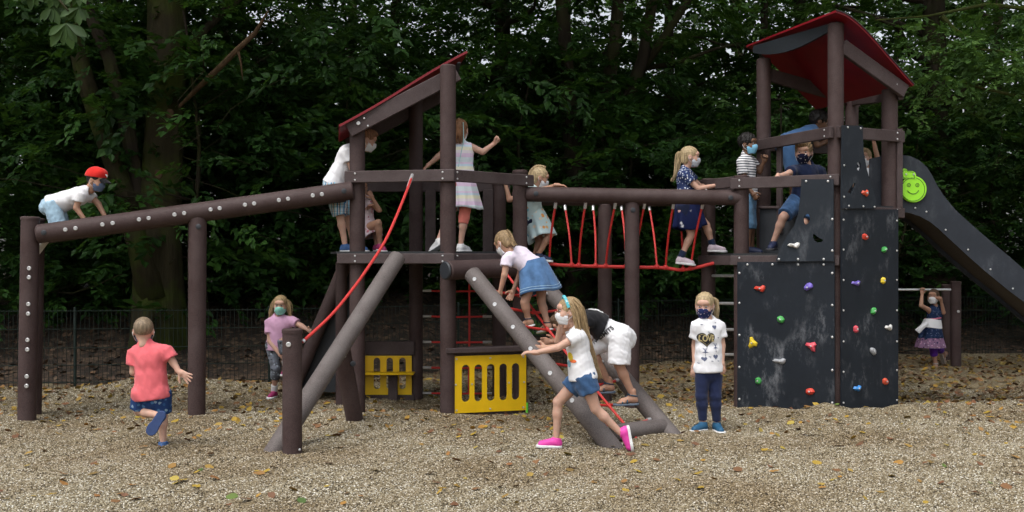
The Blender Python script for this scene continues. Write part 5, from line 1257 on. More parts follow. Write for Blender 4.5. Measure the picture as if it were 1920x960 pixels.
    HV, HF = HAIR[hair[0]]; p.hair = obj_np('hair', xf(HV, RH, hd, hs_), HF, hm, root); p.hm = hm
    if mask:
        o = obj_np('mask', xf(MASKV, RH, hd, hs_), MASKF, MASKM[mask], root); obj_np('ear_loop', xf(LOOPV, RH, hd, hs_), LOOPF, SOCKW, o)
    if shoes:
        kind, mu, msole = shoes[:3]
        for n_, (R, o) in enumerate(fd):
            mx = A((-1 if n_ else 1, 1, 1)); fl = (lambda F_: F_[:, ::-1] if n_ else F_)
            if kind == 'sneaker':
                so = obj_np('shoe', xf(SHOE_U[0] * mx, R, o, s * 1.02), fl(SHOE_U[1]), mu, root); obj_np('sole', xf(SHOE_S[0] * mx, R, o, s * 1.03), fl(SHOE_S[1]), msole, so)
                b = MB()
                for y_ in (.028, .044, .060): b.tube([(-.022, y_, .068 - .33 * y_ + .004), (0, y_ + .004, .083 - .35 * y_), (.022, y_, .068 - .33 * y_ + .004)], .0032, 5)
                obj_np('laces', xf(A(b.V), R, o, s * 1.02), b.F, shoes[3] if len(shoes) > 3 else SOLEW, so)
            else:
                so = obj_np('sandal', xf(SHOE_S[0] * mx * A((1, 1, .75)), R, o - R @ A((0, 0, .006)) * s, s), fl(SHOE_S[1]), msole, root); obj_np('strap', xf(STRAP[0] * mx, R, o, s), STRAP[1], mu, so)
    if socks:
        for n_, q in enumerate('rl'):
            a = j['a' + q]; k_ = j['k' + q]; f = Fld(np.minimum(a, k_) - .08, np.maximum(a, k_) + .08, .008); e = a + (k_ - a) * (.28); f.cone(a, e, .036 * s, .036 * s, 0, cap=True); V, F = f.mesh()
            if len(V): obj_np('sock', V, F, socks, root)
    p.clothes = {}
    if bottom:      # shorts, leggings or trousers: (material, length along leg 0..2, looseness)
        mat_, ln, loose = bottom[:3]; f = Fld(lo, hi, .0098); f.cone(pel - up * .03, pel + up * (.07 if len(bottom) < 5 else bottom[4] - .02) * s, (.103 + loose * .6) * s, (.097 + loose * .3) * s, .02, fr, .82)
        for q in 'rl':
            h_, k_, a_ = j['h' + q], j['k' + q], j['a' + q]; f.ell(h_ - fr * .028 * s, ((.061 + loose * .4) * s,) * 3, .03)
            if ln <= 1: f.cone(h_, h_ + (k_ - h_) * ln, (.074 + loose * .6) * s, (.074 - .026 * ln + loose * 1.25) * s, .018, cap=True)
            else:
                f.cone(h_, k_, (.069 + loose * .6) * s, (.046 + loose) * s, .018); f.cone(k_, k_ + (a_ - k_) * (ln - 1), (.046 + loose) * s, (.046 - .016 * (ln - 1) + loose) * s, .01, cap=True)
                if ln > 1.35: f.ell(k_ * .68 + a_ * .32, ((.042 + loose) * s,) * 3, .025)
                f.ell(k_, ((.046 + loose) * s,) * 3, .01)
        f.wrinkle(.0012 + loose * .10, .07, int(Y * 97)); f.plane(pel + up * (bottom[4] if len(bottom) > 4 else .085) * s, up); V, F = f.mesh(); p.clothes['bottom'] = (V, F)
        p.bottom = obj_np(bottom[3] if len(bottom) > 3 else 'shorts', V, F, mat_, root)
    if top:         # shirt: (material, sleeve fraction, hem below pelvis, looseness)
        mat_, slv, hem, loose = top[:4]; lo2 = lo - .05; hi2 = hi + .05
        f = Fld(lo2, hi2, .0098); torso(f, .010 + loose, .035); f.cone(pel - up * (hem + .03) * s, wa, (.116 + loose * 1.5) * s, (.100 + loose) * s, .03, fr, .86)
        if hem > 0:
            for q in 'rl': f.ell(j['h' + q] - fr * .026 * s, ((.062 + loose) * s,) * 3, .03)
        if slv > 0:
            for q in 'rl':
                a, e = j['s' + q], j['e' + q]; f.cone(a, a + (e - a) * min(slv, 1), (.046 + loose * .5) * s, (.045 + loose) * s, .018, cap=True)
        f.wrinkle(.0024 + loose * .08, .095, int(Y * 131) + int(slv * 10)); f.plane(pel - up * hem * s, -up)
        nv = nk + up * .030 * s + fr * .026 * s; f.ell(nv, (.046 * s, .046 * s, .046 * s), .006, None, True)
        if slv <= 0:
            for q in 'rl': f.ell(j['s' + q] + (j['s' + q] - sh) * .42 + up * .0, (.052 * s,) * 3, .008, None, True)
        V, F = f.mesh(); p.clothes['top'] = (V, F); p.top = obj_np(top[4] if len(top) > 4 else 'shirt', V, F, mat_, root)
    if skirt:       # (material, waist point, hem point, waist radius, hem radius, folds, wide axis factor)
        mat_, wp_, hp_, r0, r1, nf, wide = skirt[:7]; wpt, hpt = A(P(*wp_)), A(P(*hp_)); ax_ = hpt - wpt; ax_ /= np.linalg.norm(ax_)
        sx = side - ax_ * (side @ ax_); sx /= np.linalg.norm(sx); sy = np.cross(ax_, sx); n1, n2 = 14, 72; R_ = np.random.default_rng(int(Y * 77)); ph = R_.uniform(0, 6.28, 4); rings = []
        for ins in (0, 1):
            for i in (range(n1) if not ins else range(n1 - 1, -1, -1)):
                t = i / (n1 - 1); th = np.arange(n2) * 2 * np.pi / n2; rad = r0 + (r1 - r0) * t ** .8 - ins * .006
                rad = rad * (1 + .085 * t * np.sin(nf * th + ph[0] + .8 * t) + .05 * t * np.sin((nf * 2 - 3) * th + ph[1]) + .04 * t * np.sin(2 * th + ph[2]))
                c = wpt + (hpt - wpt) * t; z = .022 * t * np.sin(2 * th + ph[3]); rings.append(c + (np.cos(th) * rad * wide)[:, None] * sx + (np.sin(th) * rad)[:, None] * sy + z[:, None] * ax_)
        V = np.concatenate(rings); R2 = len(rings); i = np.arange(R2 * n2).reshape(R2, n2); F = np.stack([i[:-1], np.roll(i[:-1], -1, 1), np.roll(i[1:], -1, 1), i[1:]], -1).reshape(-1, 4)
        p.skirt = obj_np('skirt', V, F, mat_, root); p.clothes['skirt'] = (V, F)
    return p
def hpt(p, x, y, z): return Vector(xf(A([[x, y, z]]), p.RH, p.hd, p.hs)[0])
def locks(p, paths, n, spread, r0, name='ponytail', seed=1, parent=None, mat=None, taper=.25):
    """strand bundle following one or more paths"""
    R_ = random.Random(seed); b = MB()
    for k in range(n):
        pa = [Vector(q) for q in paths[k % len(paths)]]; o = Vector((R_.gauss(0, 1), R_.gauss(0, 1), R_.gauss(0, .6))) * spread; o2 = Vector((R_.gauss(0, 1), R_.gauss(0, 1), R_.gauss(0, .8))) * spread
        sm_ = smooth_path(pa, 3); m = len(sm_); b.tube([q + (o * (1 - i / (m - 1)) + o2 * (i / (m - 1))) * (.25 + 1.1 * math.sin(math.pi * min(.85, .1 + i / m))) for i, q in enumerate(sm_)], [r0 * R_.uniform(.7, 1.2) * (1 - (1 - taper) * (i / (m - 1)) ** 2) for i in range(m)], 5)
    return b.build(name, mat or p.hm, parent or p.hair)
def braid(p, path, r, name='braid'):
    sm_ = smooth_path([Vector(q) for q in path], 8); b = MB()
    for k in range(3):
        pts = []; m = len(sm_)
        for i, q in enumerate(sm_):
            t = (sm_[min(i + 1, m - 1)] - sm_[max(i - 1, 0)]).normalized(); u = t.cross(Vector((0, 1, .2))).normalized(); v = t.cross(u); a = i * 1.0 + k * 2.094
            pts.append(q + u * math.sin(a) * r * .75 + v * math.sin(2 * a) * r * .45)
        b.tube(pts, [r * .55 * (1 - .4 * i / m) for i in range(m)], 7)
    return b.build(name, p.hm, p.hair)
def decal(p, key, V2, F, c, ux, uy, nrm, mat, name, parent, off=.004):
    """printed mark laid on the cloth surface"""
    V, FF = p.clothes[key]; bvh = BVHTree.FromPolygons([Vector(v) for v in V], [list(map(int, f)) for f in FF]); ux, uy, nrm = Vector(ux).normalized(), Vector(uy).normalized(), Vector(nrm).normalized(); out = []; ok = []
    for x, y in V2:
        q = Vector(c) + ux * x + uy * y + nrm * .3; hit = bvh.ray_cast(q, -nrm, .6); ok.append(hit[0] is not None); out.append((hit[0] + nrm * off) if hit[0] else q)
    FF = [f for f in F if all(ok[i] for i in f)]
    if not FF: return None
    return obj_np(name, A(out), FF, mat, parent, None, False)
def text2d(txt, size, bold=.0):
    cu = bpy.data.curves.new('t', 'FONT'); cu.body = txt; cu.size = size; cu.align_x = 'CENTER'; cu.align_y = 'CENTER'; cu.offset = bold; cu.resolution_u = 3
    o = bpy.data.objects.new('t', cu); COL.objects.link(o); dg = bpy.context.evaluated_depsgraph_get(); dg.update(); me = o.evaluated_get(dg).to_mesh()
    V2 = [(v.co.x, v.co.y) for v in me.vertices]; F = [list(q.vertices) for q in me.polygons]; o.evaluated_get(dg).to_mesh_clear(); bpy.data.objects.remove(o); bpy.data.curves.remove(cu); return V2, F
def blob2d(loop):      # fan-grid fill of a star-shaped loop around its centre
    cx = sum(x for x, _ in loop) / len(loop); cy = sum(y for _, y in loop) / len(loop); V2 = [(cx, cy)]; n_ = len(loop); F = []
    for k in (1 / 3, 2 / 3, 1): V2 += [(cx + (x - cx) * k, cy + (y - cy) * k) for x, y in loop]
    for i in range(n_):
        a, b_ = 1 + i, 1 + (i + 1) % n_; F.append([0, a, b_])
        for q in (0, 1): F.append([a + q * n_, a + (q + 1) * n_, b_ + (q + 1) * n_, b_ + q * n_])
    return V2, F
def heart(r): return [(r * 16 * math.sin(t) ** 3 / 16, r * (13 * math.cos(t) - 5 * math.cos(2 * t) - 2 * math.cos(3 * t) - math.cos(4 * t)) / 16) for t in [2 * math.pi * i / 36 for i in range(36)]]
# ------------------------------------------------------------------ the children
INKB = plain('black print', (.012, .012, .014), .6, bstr=0); INKG = plain('gold print', (.55, .45, .22), .4, .3, bstr=0); INKN = plain('grey blue print', (.10, .12, .2), .7, bstr=0); INKW = plain('white print', (.78, .78, .78), .6, bstr=0); INKY = plain('yellow print', (.75, .55, .04), .7, bstr=0); INKO = plain('orange print', (.75, .16, .04), .7, bstr=0); INKC = plain('pale blue print', (.25, .45, .55), .7, bstr=0); INKR = plain('red print', (.5, .03, .03), .7, bstr=0)
# boy with red cap on the sloping beam
p = build_person(10.25, dict(hd=(180, 338), nk=(163, 357), sr=(151, 364, -.10), sl=(166, 364, .10), er=(143, 390, -.10), wr=(160, 414, -.08), el=(184, 382, .10), wl=(199, 410, .09), hr=(98, 384, -.06), hl=(104, 384, .07), kr=(112, 432, -.07), kl=(120, 432, .08), ar=(72, 446, -.06), al=(76, 448, .08)),
    (1, -.22, -.28), 'boy in red cap and white tee on all fours on the sloping beam', SKIN2, .96, ('buzz', BLACKH), 'greyblue', (WHITE, .55, .02, .010), (LDENIM, .95, .022), None, ('sneaker', SH['navy'], SOLEW), hands=('grip', 'grip'), handdir=((.8, 0, -.5), (.8, 0, -.5)), palm=((0, 0, 1), (0, 0, 1)), feet=(((-.6, 0, -.8), (-.8, 0, .6)), ((-.6, 0, -.8), (-.8, 0, .6))))
CAPR = fabric('red cap cloth', (.66, .025, .02), .05)
f = Fld((-.11, -.13, 0), (.11, .13, .14), .0062); f.ell((0, -.012, .032), (.086, .102, .088), 0); f.ell((0, .04, .07), (.07, .05, .045), .02); f.plane((0, 0, .028), (0, .12, -1)); V, F = f.mesh()
V = V * A((1.06, 1.06, 1.14)); cap = obj_np('cap', xf(V, p.RH, p.hd, p.hs), F, CAPR, p.root)
b = MB(); rows = []
for i in range(5):
    t = i / 4; rows.append([(.072 * math.sin(a) * (1 - .12 * t), .072 + (.02 + .075 * t) * math.cos(a * .9), .045 - .03 * t - .02 * math.sin(a) ** 2) for a in [-1.35 + 2.7 * j_ / 12 for j_ in range(13)]])
V2 = [v for r_ in rows for v in r_] + [(v[0], v[1], v[2] - .006) for r_ in rows for v in r_]; n_ = 65; FF = []
for i in range(4):
    for k in range(12): a = i * 13 + k; FF += [[a, a + 1, a + 14, a + 13], [n_ + a, n_ + a + 13, n_ + a + 14, n_ + a + 1]]
obj_np('peak', xf(A(V2), p.RH, p.hd, p.hs), FF, BLACK, cap)
V3, F3 = blob2d([(.017 * math.cos(t), .020 * math.sin(t)) for t in [2 * math.pi * i / 20 for i in range(20)]])
obj_np('cap_mark', xf(A([(x, .099 - 4 * x * x - .014 * (y / .02), .082 + y) for x, y in V3]), p.RH, p.hd, p.hs), F3, INKW, cap)
# running boy, coral shirt
p = build_person(8.5, dict(hd=(269, 620), nk=(272, 645), sl=(252, 660, .03), sr=(311, 658, -.03), el=(250, 698, .02), wl=(268, 704, .16), er=(325, 680, -.03), wr=(336, 697, -.05), hl=(268, 738, 0), hr=(301, 738, 0), kl=(261, 770, .02), al=(303, 781, -.16), kr=(304, 778, .02), ar=(306, 829, 0)),
    (-.30, 1, -.12), 'running boy seen from behind in coral tee and blue shorts', SKIN, 1.0, ('buzz', SANDY), 'greyblue', (CORAL, .66, .045, .018), (BLUEFL, .92, .020), None, ('sneaker', SH['blue'], SOLEB, STRAPY), hands=('open', 'relax'), palm=((-.2, 1, .2), None), handdir=((.75, -.1, -.45), None), feet=((.1, 1, -.05), ((-.5, -.12, -.85), (-.15, .95, -.1))))
# girl with mint mask behind the rope post
p = build_person(11.5, dict(hd=(526, 572), nk=(523, 592), sr=(505, 603), sl=(546, 601), er=(506, 640, -.06), wr=(524, 664, -.14), el=(565, 611, -.06), wl=(577, 618, -.16), hr=(510, 648), hl=(533, 648, 0), kr=(517, 690, -.05), ar=(514, 733, .05), kl=(530, 640, -.26), al=(536, 690, -.2)),
    (.02, -1, -.1), 'girl with pink tee and mint mask leaning behind the short rope post', SKIN, .97, ('girl', GOLD), 'mint', (PINK, .6, .05, .012), (GREYP, 1.45, .008, 'leggings'), None, ('sneaker', SH['dkpink'], SOLEW), hands=('relax', 'relax'), feet=((-.15, -1, 0), (0, -1, 0)), socks=SOCKW)
locks(p, [[hpt(p, s_ * .06, -.02, .06), hpt(p, s_ * .088, .0, 0), hpt(p, s_ * .105, .01, -.08), hpt(p, s_ * .11, .02, -.15)] for s_ in (-1, 1)] + [[hpt(p, s_ * .05, -.05, .05), hpt(p, s_ * .085, -.05, -.03), hpt(p, s_ * .09, -.04, -.16)] for s_ in (-1, 1)], 120, .012, .005, 'long_hair', 3)
# boy in white tee and plaid shorts on the playhouse deck
p = build_person(11.0, dict(hd=(687, 262), nk=(669, 276), sr=(649, 284, -.10), sl=(664, 278, .11), er=(660, 316, -.10), wr=(668, 345, -.05), el=(672, 310, .12), wl=(674, 340, .1), hr=(623, 348, -.06), hl=(634, 348, .07), kr=(638, 405, -.06), ar=(647, 459, -.06), kl=(654, 405, .09), al=(662, 459, .09)),
    (.95, .25, -.35), 'boy in white tee and blue plaid shorts bending beside the playhouse post', SKIN, 1.08, ('short', AUBURN), 'white', (WHITE, .6, .01, .016), (PLAID, .98, .020), None, ('sneaker', SH['blue'], SOLEW), feet=((1, .1, 0), (1, .1, 0)))
# girl in pink floral dress crouching on the deck
p = build_person(11.25, dict(hd=(676, 350), nk=(683, 369), sr=(693, 378, -.08), sl=(677, 378, .08), er=(711, 394, -.10), wr=(698, 371, -.14), el=(680, 405, .05), wl=(690, 390, -.1), hr=(687, 430, -.05), hl=(680, 430, .06), kr=(709, 418, -.16), ar=(713, 458, -.10), kl=(703, 424, .02), al=(706, 460, .02)),
    (.4, -.8, -.2), 'crouching girl in pink floral dress half hidden behind the playhouse post', SKIN2, .95, ('girl', BROWN), None, (FLORALP, .3, .0, .006, 'bodice'), None, (FLORALP, (683, 412, 11.25), (694, 446, 11.22), .10, .125, 7, 1.0), ('sneaker', SH['dkpink'], SOLEW), feet=((.4, -.7, -.1), (.5, -.6, 0)), hands=('fist', 'relax'))
# girl in pastel dress, arms out
p = build_person(10.95, dict(hd=(862, 244), nk=(862, 266), sl=(843, 276), sr=(884, 276), el=(821, 294, .03), wl=(806, 307, .06), er=(905, 285, -.02), wr=(925, 270, .02), hl=(857, 348), hr=(878, 348), kl=(840, 408, .10), al=(823, 449, -.02), kr=(870, 408), ar=(864, 458)),
    (.15, 1, -.05), 'girl in pastel dress and coral leggings with arms out on the playhouse deck', SKIN, 1.07, ('girl', AUBURN), 'white', (PASTEL, 0, -.03, .006, 'bodice'), (CORALL, 1.22, .006, 'leggings'), (PASTEL, (868, 326, 10.95), (873, 392, 10.95), .102, .165, 8, 1.0), ('sneaker', SH['white'], SOLEW), hands=('fist', 'relax'), feet=((.5, .8, 0), ((-.6, .5, -.4), (-.2, .3, .9))))
locks(p, [[hpt(p, s_ * .05, -.07, .03), hpt(p, s_ * .05, -.085, -.05), hpt(p, s_ * .045, -.075, -.14)] for s_ in (-1, -.4, .4, 1)], 80, .010, .005, 'long_hair', 4)
b = MB(); b.tube([hpt(p, .05, -.085, .06), hpt(p, .058, -.098, -.05), hpt(p, .055, -.10, -.14), hpt(p, .03, -.115, -.28), hpt(p, .015, -.12, -.37)], .004, 6); b.build('cord', plain('teal white cord', (.35, .6, .62), .7), p.root)
# girl with braid by the rope bridge
p = build_person(11.25, dict(hd=(1012, 333), nk=(1001, 352), sr=(996, 359, -.10), sl=(1000, 359, .10), er=(1020, 355, -.19), wr=(1044, 347, -.27), el=(955, 375, .08), wl=(948, 346, .1), hr=(1000, 416, -.05), hl=(1000, 416, .07), kr=(1032, 438, -.10), ar=(1010, 476, -.06), kl=(1012, 452, .06), al=(1002, 478, .06)),
    (.9, .1, -.30), 'girl with blonde braid and floral dress leaning on the bridge beam', SKIN2, 1.0, ('girl', BLONDE), 'white', (FLORALW, .3, -.03, .012, 'bodice'), (NAVY, .7, .01), (FLORALW, (1000, 398, 11.25), (1017, 446, 11.22), .11, .155, 7, 1.0), ('sneaker', SH['navy'], SOLEW), hands=('relax', 'grip'), palm=((0, 0, 1), None), handdir=((1, 0, -.1), None), feet=((1, 0, -.1), (1, 0, 0)))
braid(p, [hpt(p, 0, .02, .112), hpt(p, .01, -.06, .10), hpt(p, .02, -.105, .04), hpt(p, .03, -.11, -.04), hpt(p, .035, -.10, -.11)], .020)
# girl climbing the net, denim skirt
p = build_person(9.9, dict(hd=(945, 455), nk=(962, 472), sl=(951, 483, -.10), sr=(982, 473, .11), el=(946, 516, -.13), wl=(938, 546, -.10), er=(975, 515, .12), wr=(962, 545, .06), hl=(1000, 507, -.05), hr=(1014, 507, .09), kl=(984, 567, -.08), al=(990, 597, -.05), kr=(1015, 566, .06), ar=(1026, 604, .0)),
    (-.62, .55, -.55), 'climbing girl in pale tee and denim skirt on the rope net', SKIN2, 1.0, ('girl', DBLONDE), 'white', (PALEPINK, .5, -.02, .010), (DENIMD, .5, .006), (DENIM, (997, 488, 9.92), (1013, 548, 9.90), .118, .20, 5, 1.05), ('sandal', STRAPN, SOLEW), hands=('relax', 'grip'), palm=(None, (-.2, -.9, .2)), feet=((-.55, .6, -.2), (-.85, .2, -.25)))
braid(p, [hpt(p, 0, -.085, .07), hpt(p, -.01, -.105, .01), hpt(p, -.03, -.115, -.06), hpt(p, -.04, -.13, -.12)], .022)
b = MB(); sv = p.clothes['skirt'][0].reshape(-1, 72, 3)
obj_np('button', *(lambda q: (A(q.V), q.F))(ballm(Vector(sv[12][50]), (.012, .008, .012))), M_STEEL, p.skirt)
for k_ in (11, 12):
    b = MB(); b.tube([Vector(sv[k_][i % 72]) + (Vector(sv[k_][i % 72]) - Vector(sv[k_].mean(0))).normalized() * .002 for i in range(73)], .0022, 4); b.build('seam', LDENIM, p.skirt)
# running girl in the foreground
p = build_person(8.55, dict(hd=(1066, 583), nk=(1081, 612), sl=(1084, 630, -.10), sr=(1078, 630, .10), el=(1046, 652, -.13), wl=(1006, 661, -.12), er=(1046, 640, .09), wr=(1052, 606, .00), hl=(1096, 708, -.06), hr=(1090, 708, .06), kr=(1046, 754, .07), ar=(1043, 822, .07), kl=(1117, 766, -.06), al=(1164, 812, -.06)),
    (-1, -.15, -.05), 'running girl with long blonde hair, denim shorts and bright pink shoes', SKIN, 1.02, ('girl', GOLD), 'white', (WHITE, .45, .015, .012), (DENIMD, .50, .020), None, ('sneaker', SH['pink'], SOLEW), hands=('relax', 'relax'), palm=(None, (0, -.1, 1)), handdir=((-.2, -.1, 1), (-1, 0, .05)), feet=((-1, -.15, .05), ((.18, -.1, -1), (-1, 0, -.2))))
locks(p, [[hpt(p, s_ * .045, -.03, .085), hpt(p, s_ * .07, -.078, .02), hpt(p, s_ * .072, -.102, -.10), hpt(p, s_ * .055, -.140, -.26), hpt(p, s_ * .035, -.188, -.42), hpt(p, s_ * .02, -.222, -.54)] for s_ in (-1, -.5, .2, 1)] + [[hpt(p, -.06, -.01, .06), hpt(p, -.085, -.035, -.02), hpt(p, -.09, -.05, -.13), hpt(p, -.075, -.085, -.27)]], 210, .012, .0048, 'long_hair', 5)
b = MB(); b.tube([hpt(p, .0825 * math.sin(a) * .98, .012 + .02 * math.cos(a), .024 + .096 * math.cos(a) * .95) for a in [-1.5 + 3.0 * i / 16 for i in range(17)]], .013, 8); b.build('hair_band', spots('turquoise hair band', (.12, .52, .60), [(.7, .8, .8), (.05, .35, .45)], 60, .3), p.root)
ux, uy, nr_ = Vector((1, 0, 0)), Vector(p.up), Vector((-.25, -1, 0))
for nm, mt, lp_, cx, cy in (('print', INKY, [(.026 * math.cos(t), .034 * math.sin(t)) for t in [2 * math.pi * i / 12 for i in range(12)]], 1070, 668), ('print', INKO, [(.034 * math.cos(t), .014 * math.sin(t)) for t in [2 * math.pi * i / 12 for i in range(12)]], 1076, 676), ('print', INKC, [(.022 * math.cos(t), .03 * math.sin(t)) for t in [2 * math.pi * i / 12 for i in range(12)]], 1066, 682)):
    decal(p, 'top', *blob2d(lp_), P(cx, cy, 8.5), ux, uy, nr_, mt, nm, p.top)
# boy in black jersey bending over the net
p = build_person(9.3, dict(hd=(1060, 607), nk=(1092, 597), sl=(1106, 600, -.11), sr=(1102, 593, .11), el=(1078, 646, -.10), wl=(1024, 652, -.02), er=(1072, 640, .13), wr=(1040, 640, .14), hl=(1163, 630, -.08), hr=(1156, 628, .08), kl=(1161, 684, -.10), al=(1186, 740, -.09), kr=(1106, 650, .06), ar=(1142, 718, .12)),
    (-.8, .2, -.6), 'boy in black number jersey and long white shorts bent over the net ramp', SKIN2, 1.12, ('short', BROWN), None, (BLACK, .2, -.13, .012), (WHITE, .99, .030, 'shorts', .16), None, ('sandal', plain('dark teal strap', (.02, .06, .10), .7), SH['grey']), feet=((-1, 0, -.05), (-1, -.05, -.02)))
b = p.up; V2, F2 = text2d('8', .21, .007)
decal(p, 'top', V2, F2, P(1122, 588, 9.3), Vector((-.15, -.95, .2)), Vector((-1, 0, .05)), Vector((-.05, -.62, .78)), INKW, 'number', p.top, .006)
V2, F2 = text2d('W LIMITS', .055, .0016)
decal(p, 'bottom', V2, F2, P(1130, 629, 9.2), Vector((.74, 0, .62)), Vector((-.62, 0, .74)), Vector((0, -1, .05)), INKB, 'lettering', p.bottom, .006)
V2, F2 = blob2d([(-.085, -.008), (0, -.010), (.085, -.008), (.085, .008), (0, .010), (-.085, .008)]); decal(p, 'bottom', V2, F2, P(1121, 618, 9.2), Vector((.8, 0, .6)), Vector((-.6, 0, .8)), Vector((0, -1, .05)), INKO, 'trim', p.bottom, .006)
# standing girl
p = build_person(9.4, dict(hd=(1321, 572), nk=(1327, 597), sr=(1307, 609, -.04), sl=(1348, 609, .04), er=(1303, 648, .02), wr=(1302, 684, -.01), el=(1354, 648, .02), wl=(1354, 678, -.02), hr=(1318, 690, -.02), hl=(1340, 690, .02), kr=(1315, 742, -.03), kl=(1341, 742, -.01), ar=(1318, 792, 0), al=(1344, 793, .03)),
    (-.38, -1, -.22), 'standing girl in white heart tee, navy leggings and dotted mask', SKIN, 1.03, ('girl', BLONDE), 'navydots', (WHITE, .62, .035, .012), (NAVYL, 1.92, .005, 'leggings'), None, ('sneaker', SH['teal'], SOLEW), hands=('relax', 'relax'), palm=((-.3, -.9, 0), (.3, -.9, 0)), feet=((-.75, -.7, 0), (.1, -1, 0)))
locks(p, [[hpt(p, -.03, -.08, .05), hpt(p, -.075, -.085, .02), hpt(p, -.092, -.075, -.05), hpt(p, -.085, -.065, -.13)], [hpt(p, -.0, -.095, .05), hpt(p, -.06, -.10, 0), hpt(p, -.075, -.09, -.12)]], 70, .010, .0045, 'ponytail', 6)
ux, uy, nr_ = Vector(A(p.side) * -1), Vector(p.up), Vector(p.fr) * -1 if p.fr[1] > 0 else Vector(p.fr)
ux = Vector((.99, .1, 0)); hv = blob2d(heart(.072)); decal(p, 'top', *hv, P(1319, 635, 9.35), ux, uy, nr_, INKB, 'heart_print', p.top, .0035)
decal(p, 'top', *blob2d(heart(.060)), P(1319, 635, 9.35), ux, uy, nr_, INKG, 'heart_print', p.top, .0050); decal(p, 'top', *blob2d(heart(.056)), P(1319, 635, 9.35), ux, uy, nr_, INKB, 'heart_print', p.top, .0062)
V2, F2 = text2d('LOVE', .062, .0016); decal(p, 'top', [(x * .82, y * 1.25 + .004) for x, y in V2], F2, P(1319, 635, 9.35), ux, uy, nr_, INKG, 'lettering', p.top, .0078)
for hx, hy, r_ in ((1336, 613, .022), (1336, 668, .024), (1314, 672, .022)): decal(p, 'top', *blob2d(heart(r_)), P(hx, hy, 9.35), ux, uy, nr_, INKN, 'small_heart', p.top, .0035)
for hx, hy in ((1316, 660), (1337, 652)):
    for lp_ in ([(-.002, -.035), (.002, -.035), (.002, .04), (-.002, .04)], [(-.024, .0), (0, .012), (.024, .0), (0, -.004)], [(-.018, .04), (-.014, .043), (.002, .012), (-.002, .010)], [(.018, .04), (.014, .043), (-.002, .012), (.002, .010)]): decal(p, 'top', *blob2d(lp_), P(hx, hy, 9.35), ux, uy, nr_, INKN, 'figure_print', p.top, .0035)
for hx, hy in ((1310, 608), (1341, 605), (1323, 622), (1344, 633), (1324, 668), (1342, 676), (1306, 680), (1328, 676)): decal(p, 'top', *blob2d([(.012 * math.cos(t), .003 * math.sin(t) + .002 * math.cos(3 * t)) for t in [2 * math.pi * i / 10 for i in range(10)]]), P(hx, hy, 9.35), ux, uy, nr_, INKN, 'small_print', p.top, .0035)
# girl walking on the rope bridge
p = build_person(11.24, dict(hd=(1294, 294), nk=(1285, 315), sr=(1281, 326, -.09), sl=(1289, 324, .09), er=(1310, 354, -.11), wr=(1346, 347, -.06), el=(1312, 350, .12), wl=(1340, 346, .12), hr=(1284, 386, -.06), hl=(1290, 386, .06), kr=(1296, 440, -.05), ar=(1277, 482, -.03), kl=(1324, 422, .05), al=(1336, 459, .05)),
    (1, -.12, -.08), 'girl in dotted navy dress stepping along the red rope bridge', SKIN, 1.02, ('girl', BLONDE), 'greyfloral', (NAVYDOT, .55, -.02, .008), (NAVYL, .45, .004), (NAVYFL, (1287, 372, 11.24), (1293, 428, 11.24), .105, .165, 6, 1.0), ('sneaker', SH['lilac'], SOLEW), hands=('relax', 'relax'), palm=((0, 0, 1), (0, 0, 1)), handdir=((1, 0, .15), (1, 0, .1)), feet=((1, -.05, -.12), (1, 0, -.05)), socks=SOCKN)
locks(p, [[hpt(p, 0, -.085, .045), hpt(p, 0, -.12, .02), hpt(p, 0, -.125, -.07), hpt(p, .01, -.135, -.18), hpt(p, 0, -.165, -.26)]], 70, .011, .0045, 'ponytail', 7)
# boy in striped shirt
p = build_person(11.28, dict(hd=(1403, 270), nk=(1398, 290), sr=(1390, 302, -.09), sl=(1408, 300, .10), er=(1398, 345, -.10), wr=(1411, 362, -.14), el=(1424, 322, .10), wl=(1432, 304, .06), hr=(1399, 372, -.05), hl=(1404, 372, .07), kr=(1404, 420, -.05), ar=(1404, 464, -.05), kl=(1408, 420, .08), al=(1410, 464, .09)),
    (.75, -.66, -.05), 'boy in navy striped shirt and pale blue mask behind the bridge end post', SKIN3, 1.0, ('curly', BLACKH), 'lightblue', (STRIPE, .55, .02, .010), (JEANS, 1.2, .014), None, ('sneaker', SH['navy'], SOLED), hands=('fist', 'fist'), feet=((1, -.3, 0), (1, -.2, 0)))
# boy in navy polo reaching over the rail
p = build_person(11.05, dict(hd=(1507, 285), nk=(1513, 307), sr=(1490, 319, -.05), sl=(1537, 319, .06), er=(1475, 327, -.20), wr=(1458, 331, -.36), el=(1543, 356, .05), wl=(1530, 384, -.02), hr=(1494, 378, 0), hl=(1518, 378, .05), kr=(1468, 408, -.16), ar=(1450, 454, -.10), kl=(1507, 420, -.1), al=(1508, 462, .0)),
    (-.42, -1, -.18), 'boy in navy polo and starred mask leaning over the tower rail', SKIN, 1.1, ('tousled', DBLONDE), 'navystars', (NAVY, .6, .0, .014), (DENIMD, .85, .018), None, ('sneaker', SH['navy'], SOLED), hands=('grip', 'relax'), palm=((-.3, -.8, .5), None), handdir=((-.35, -.45, -.8), None), feet=((-.45, -.9, -.05), (-.2, -1, 0)))
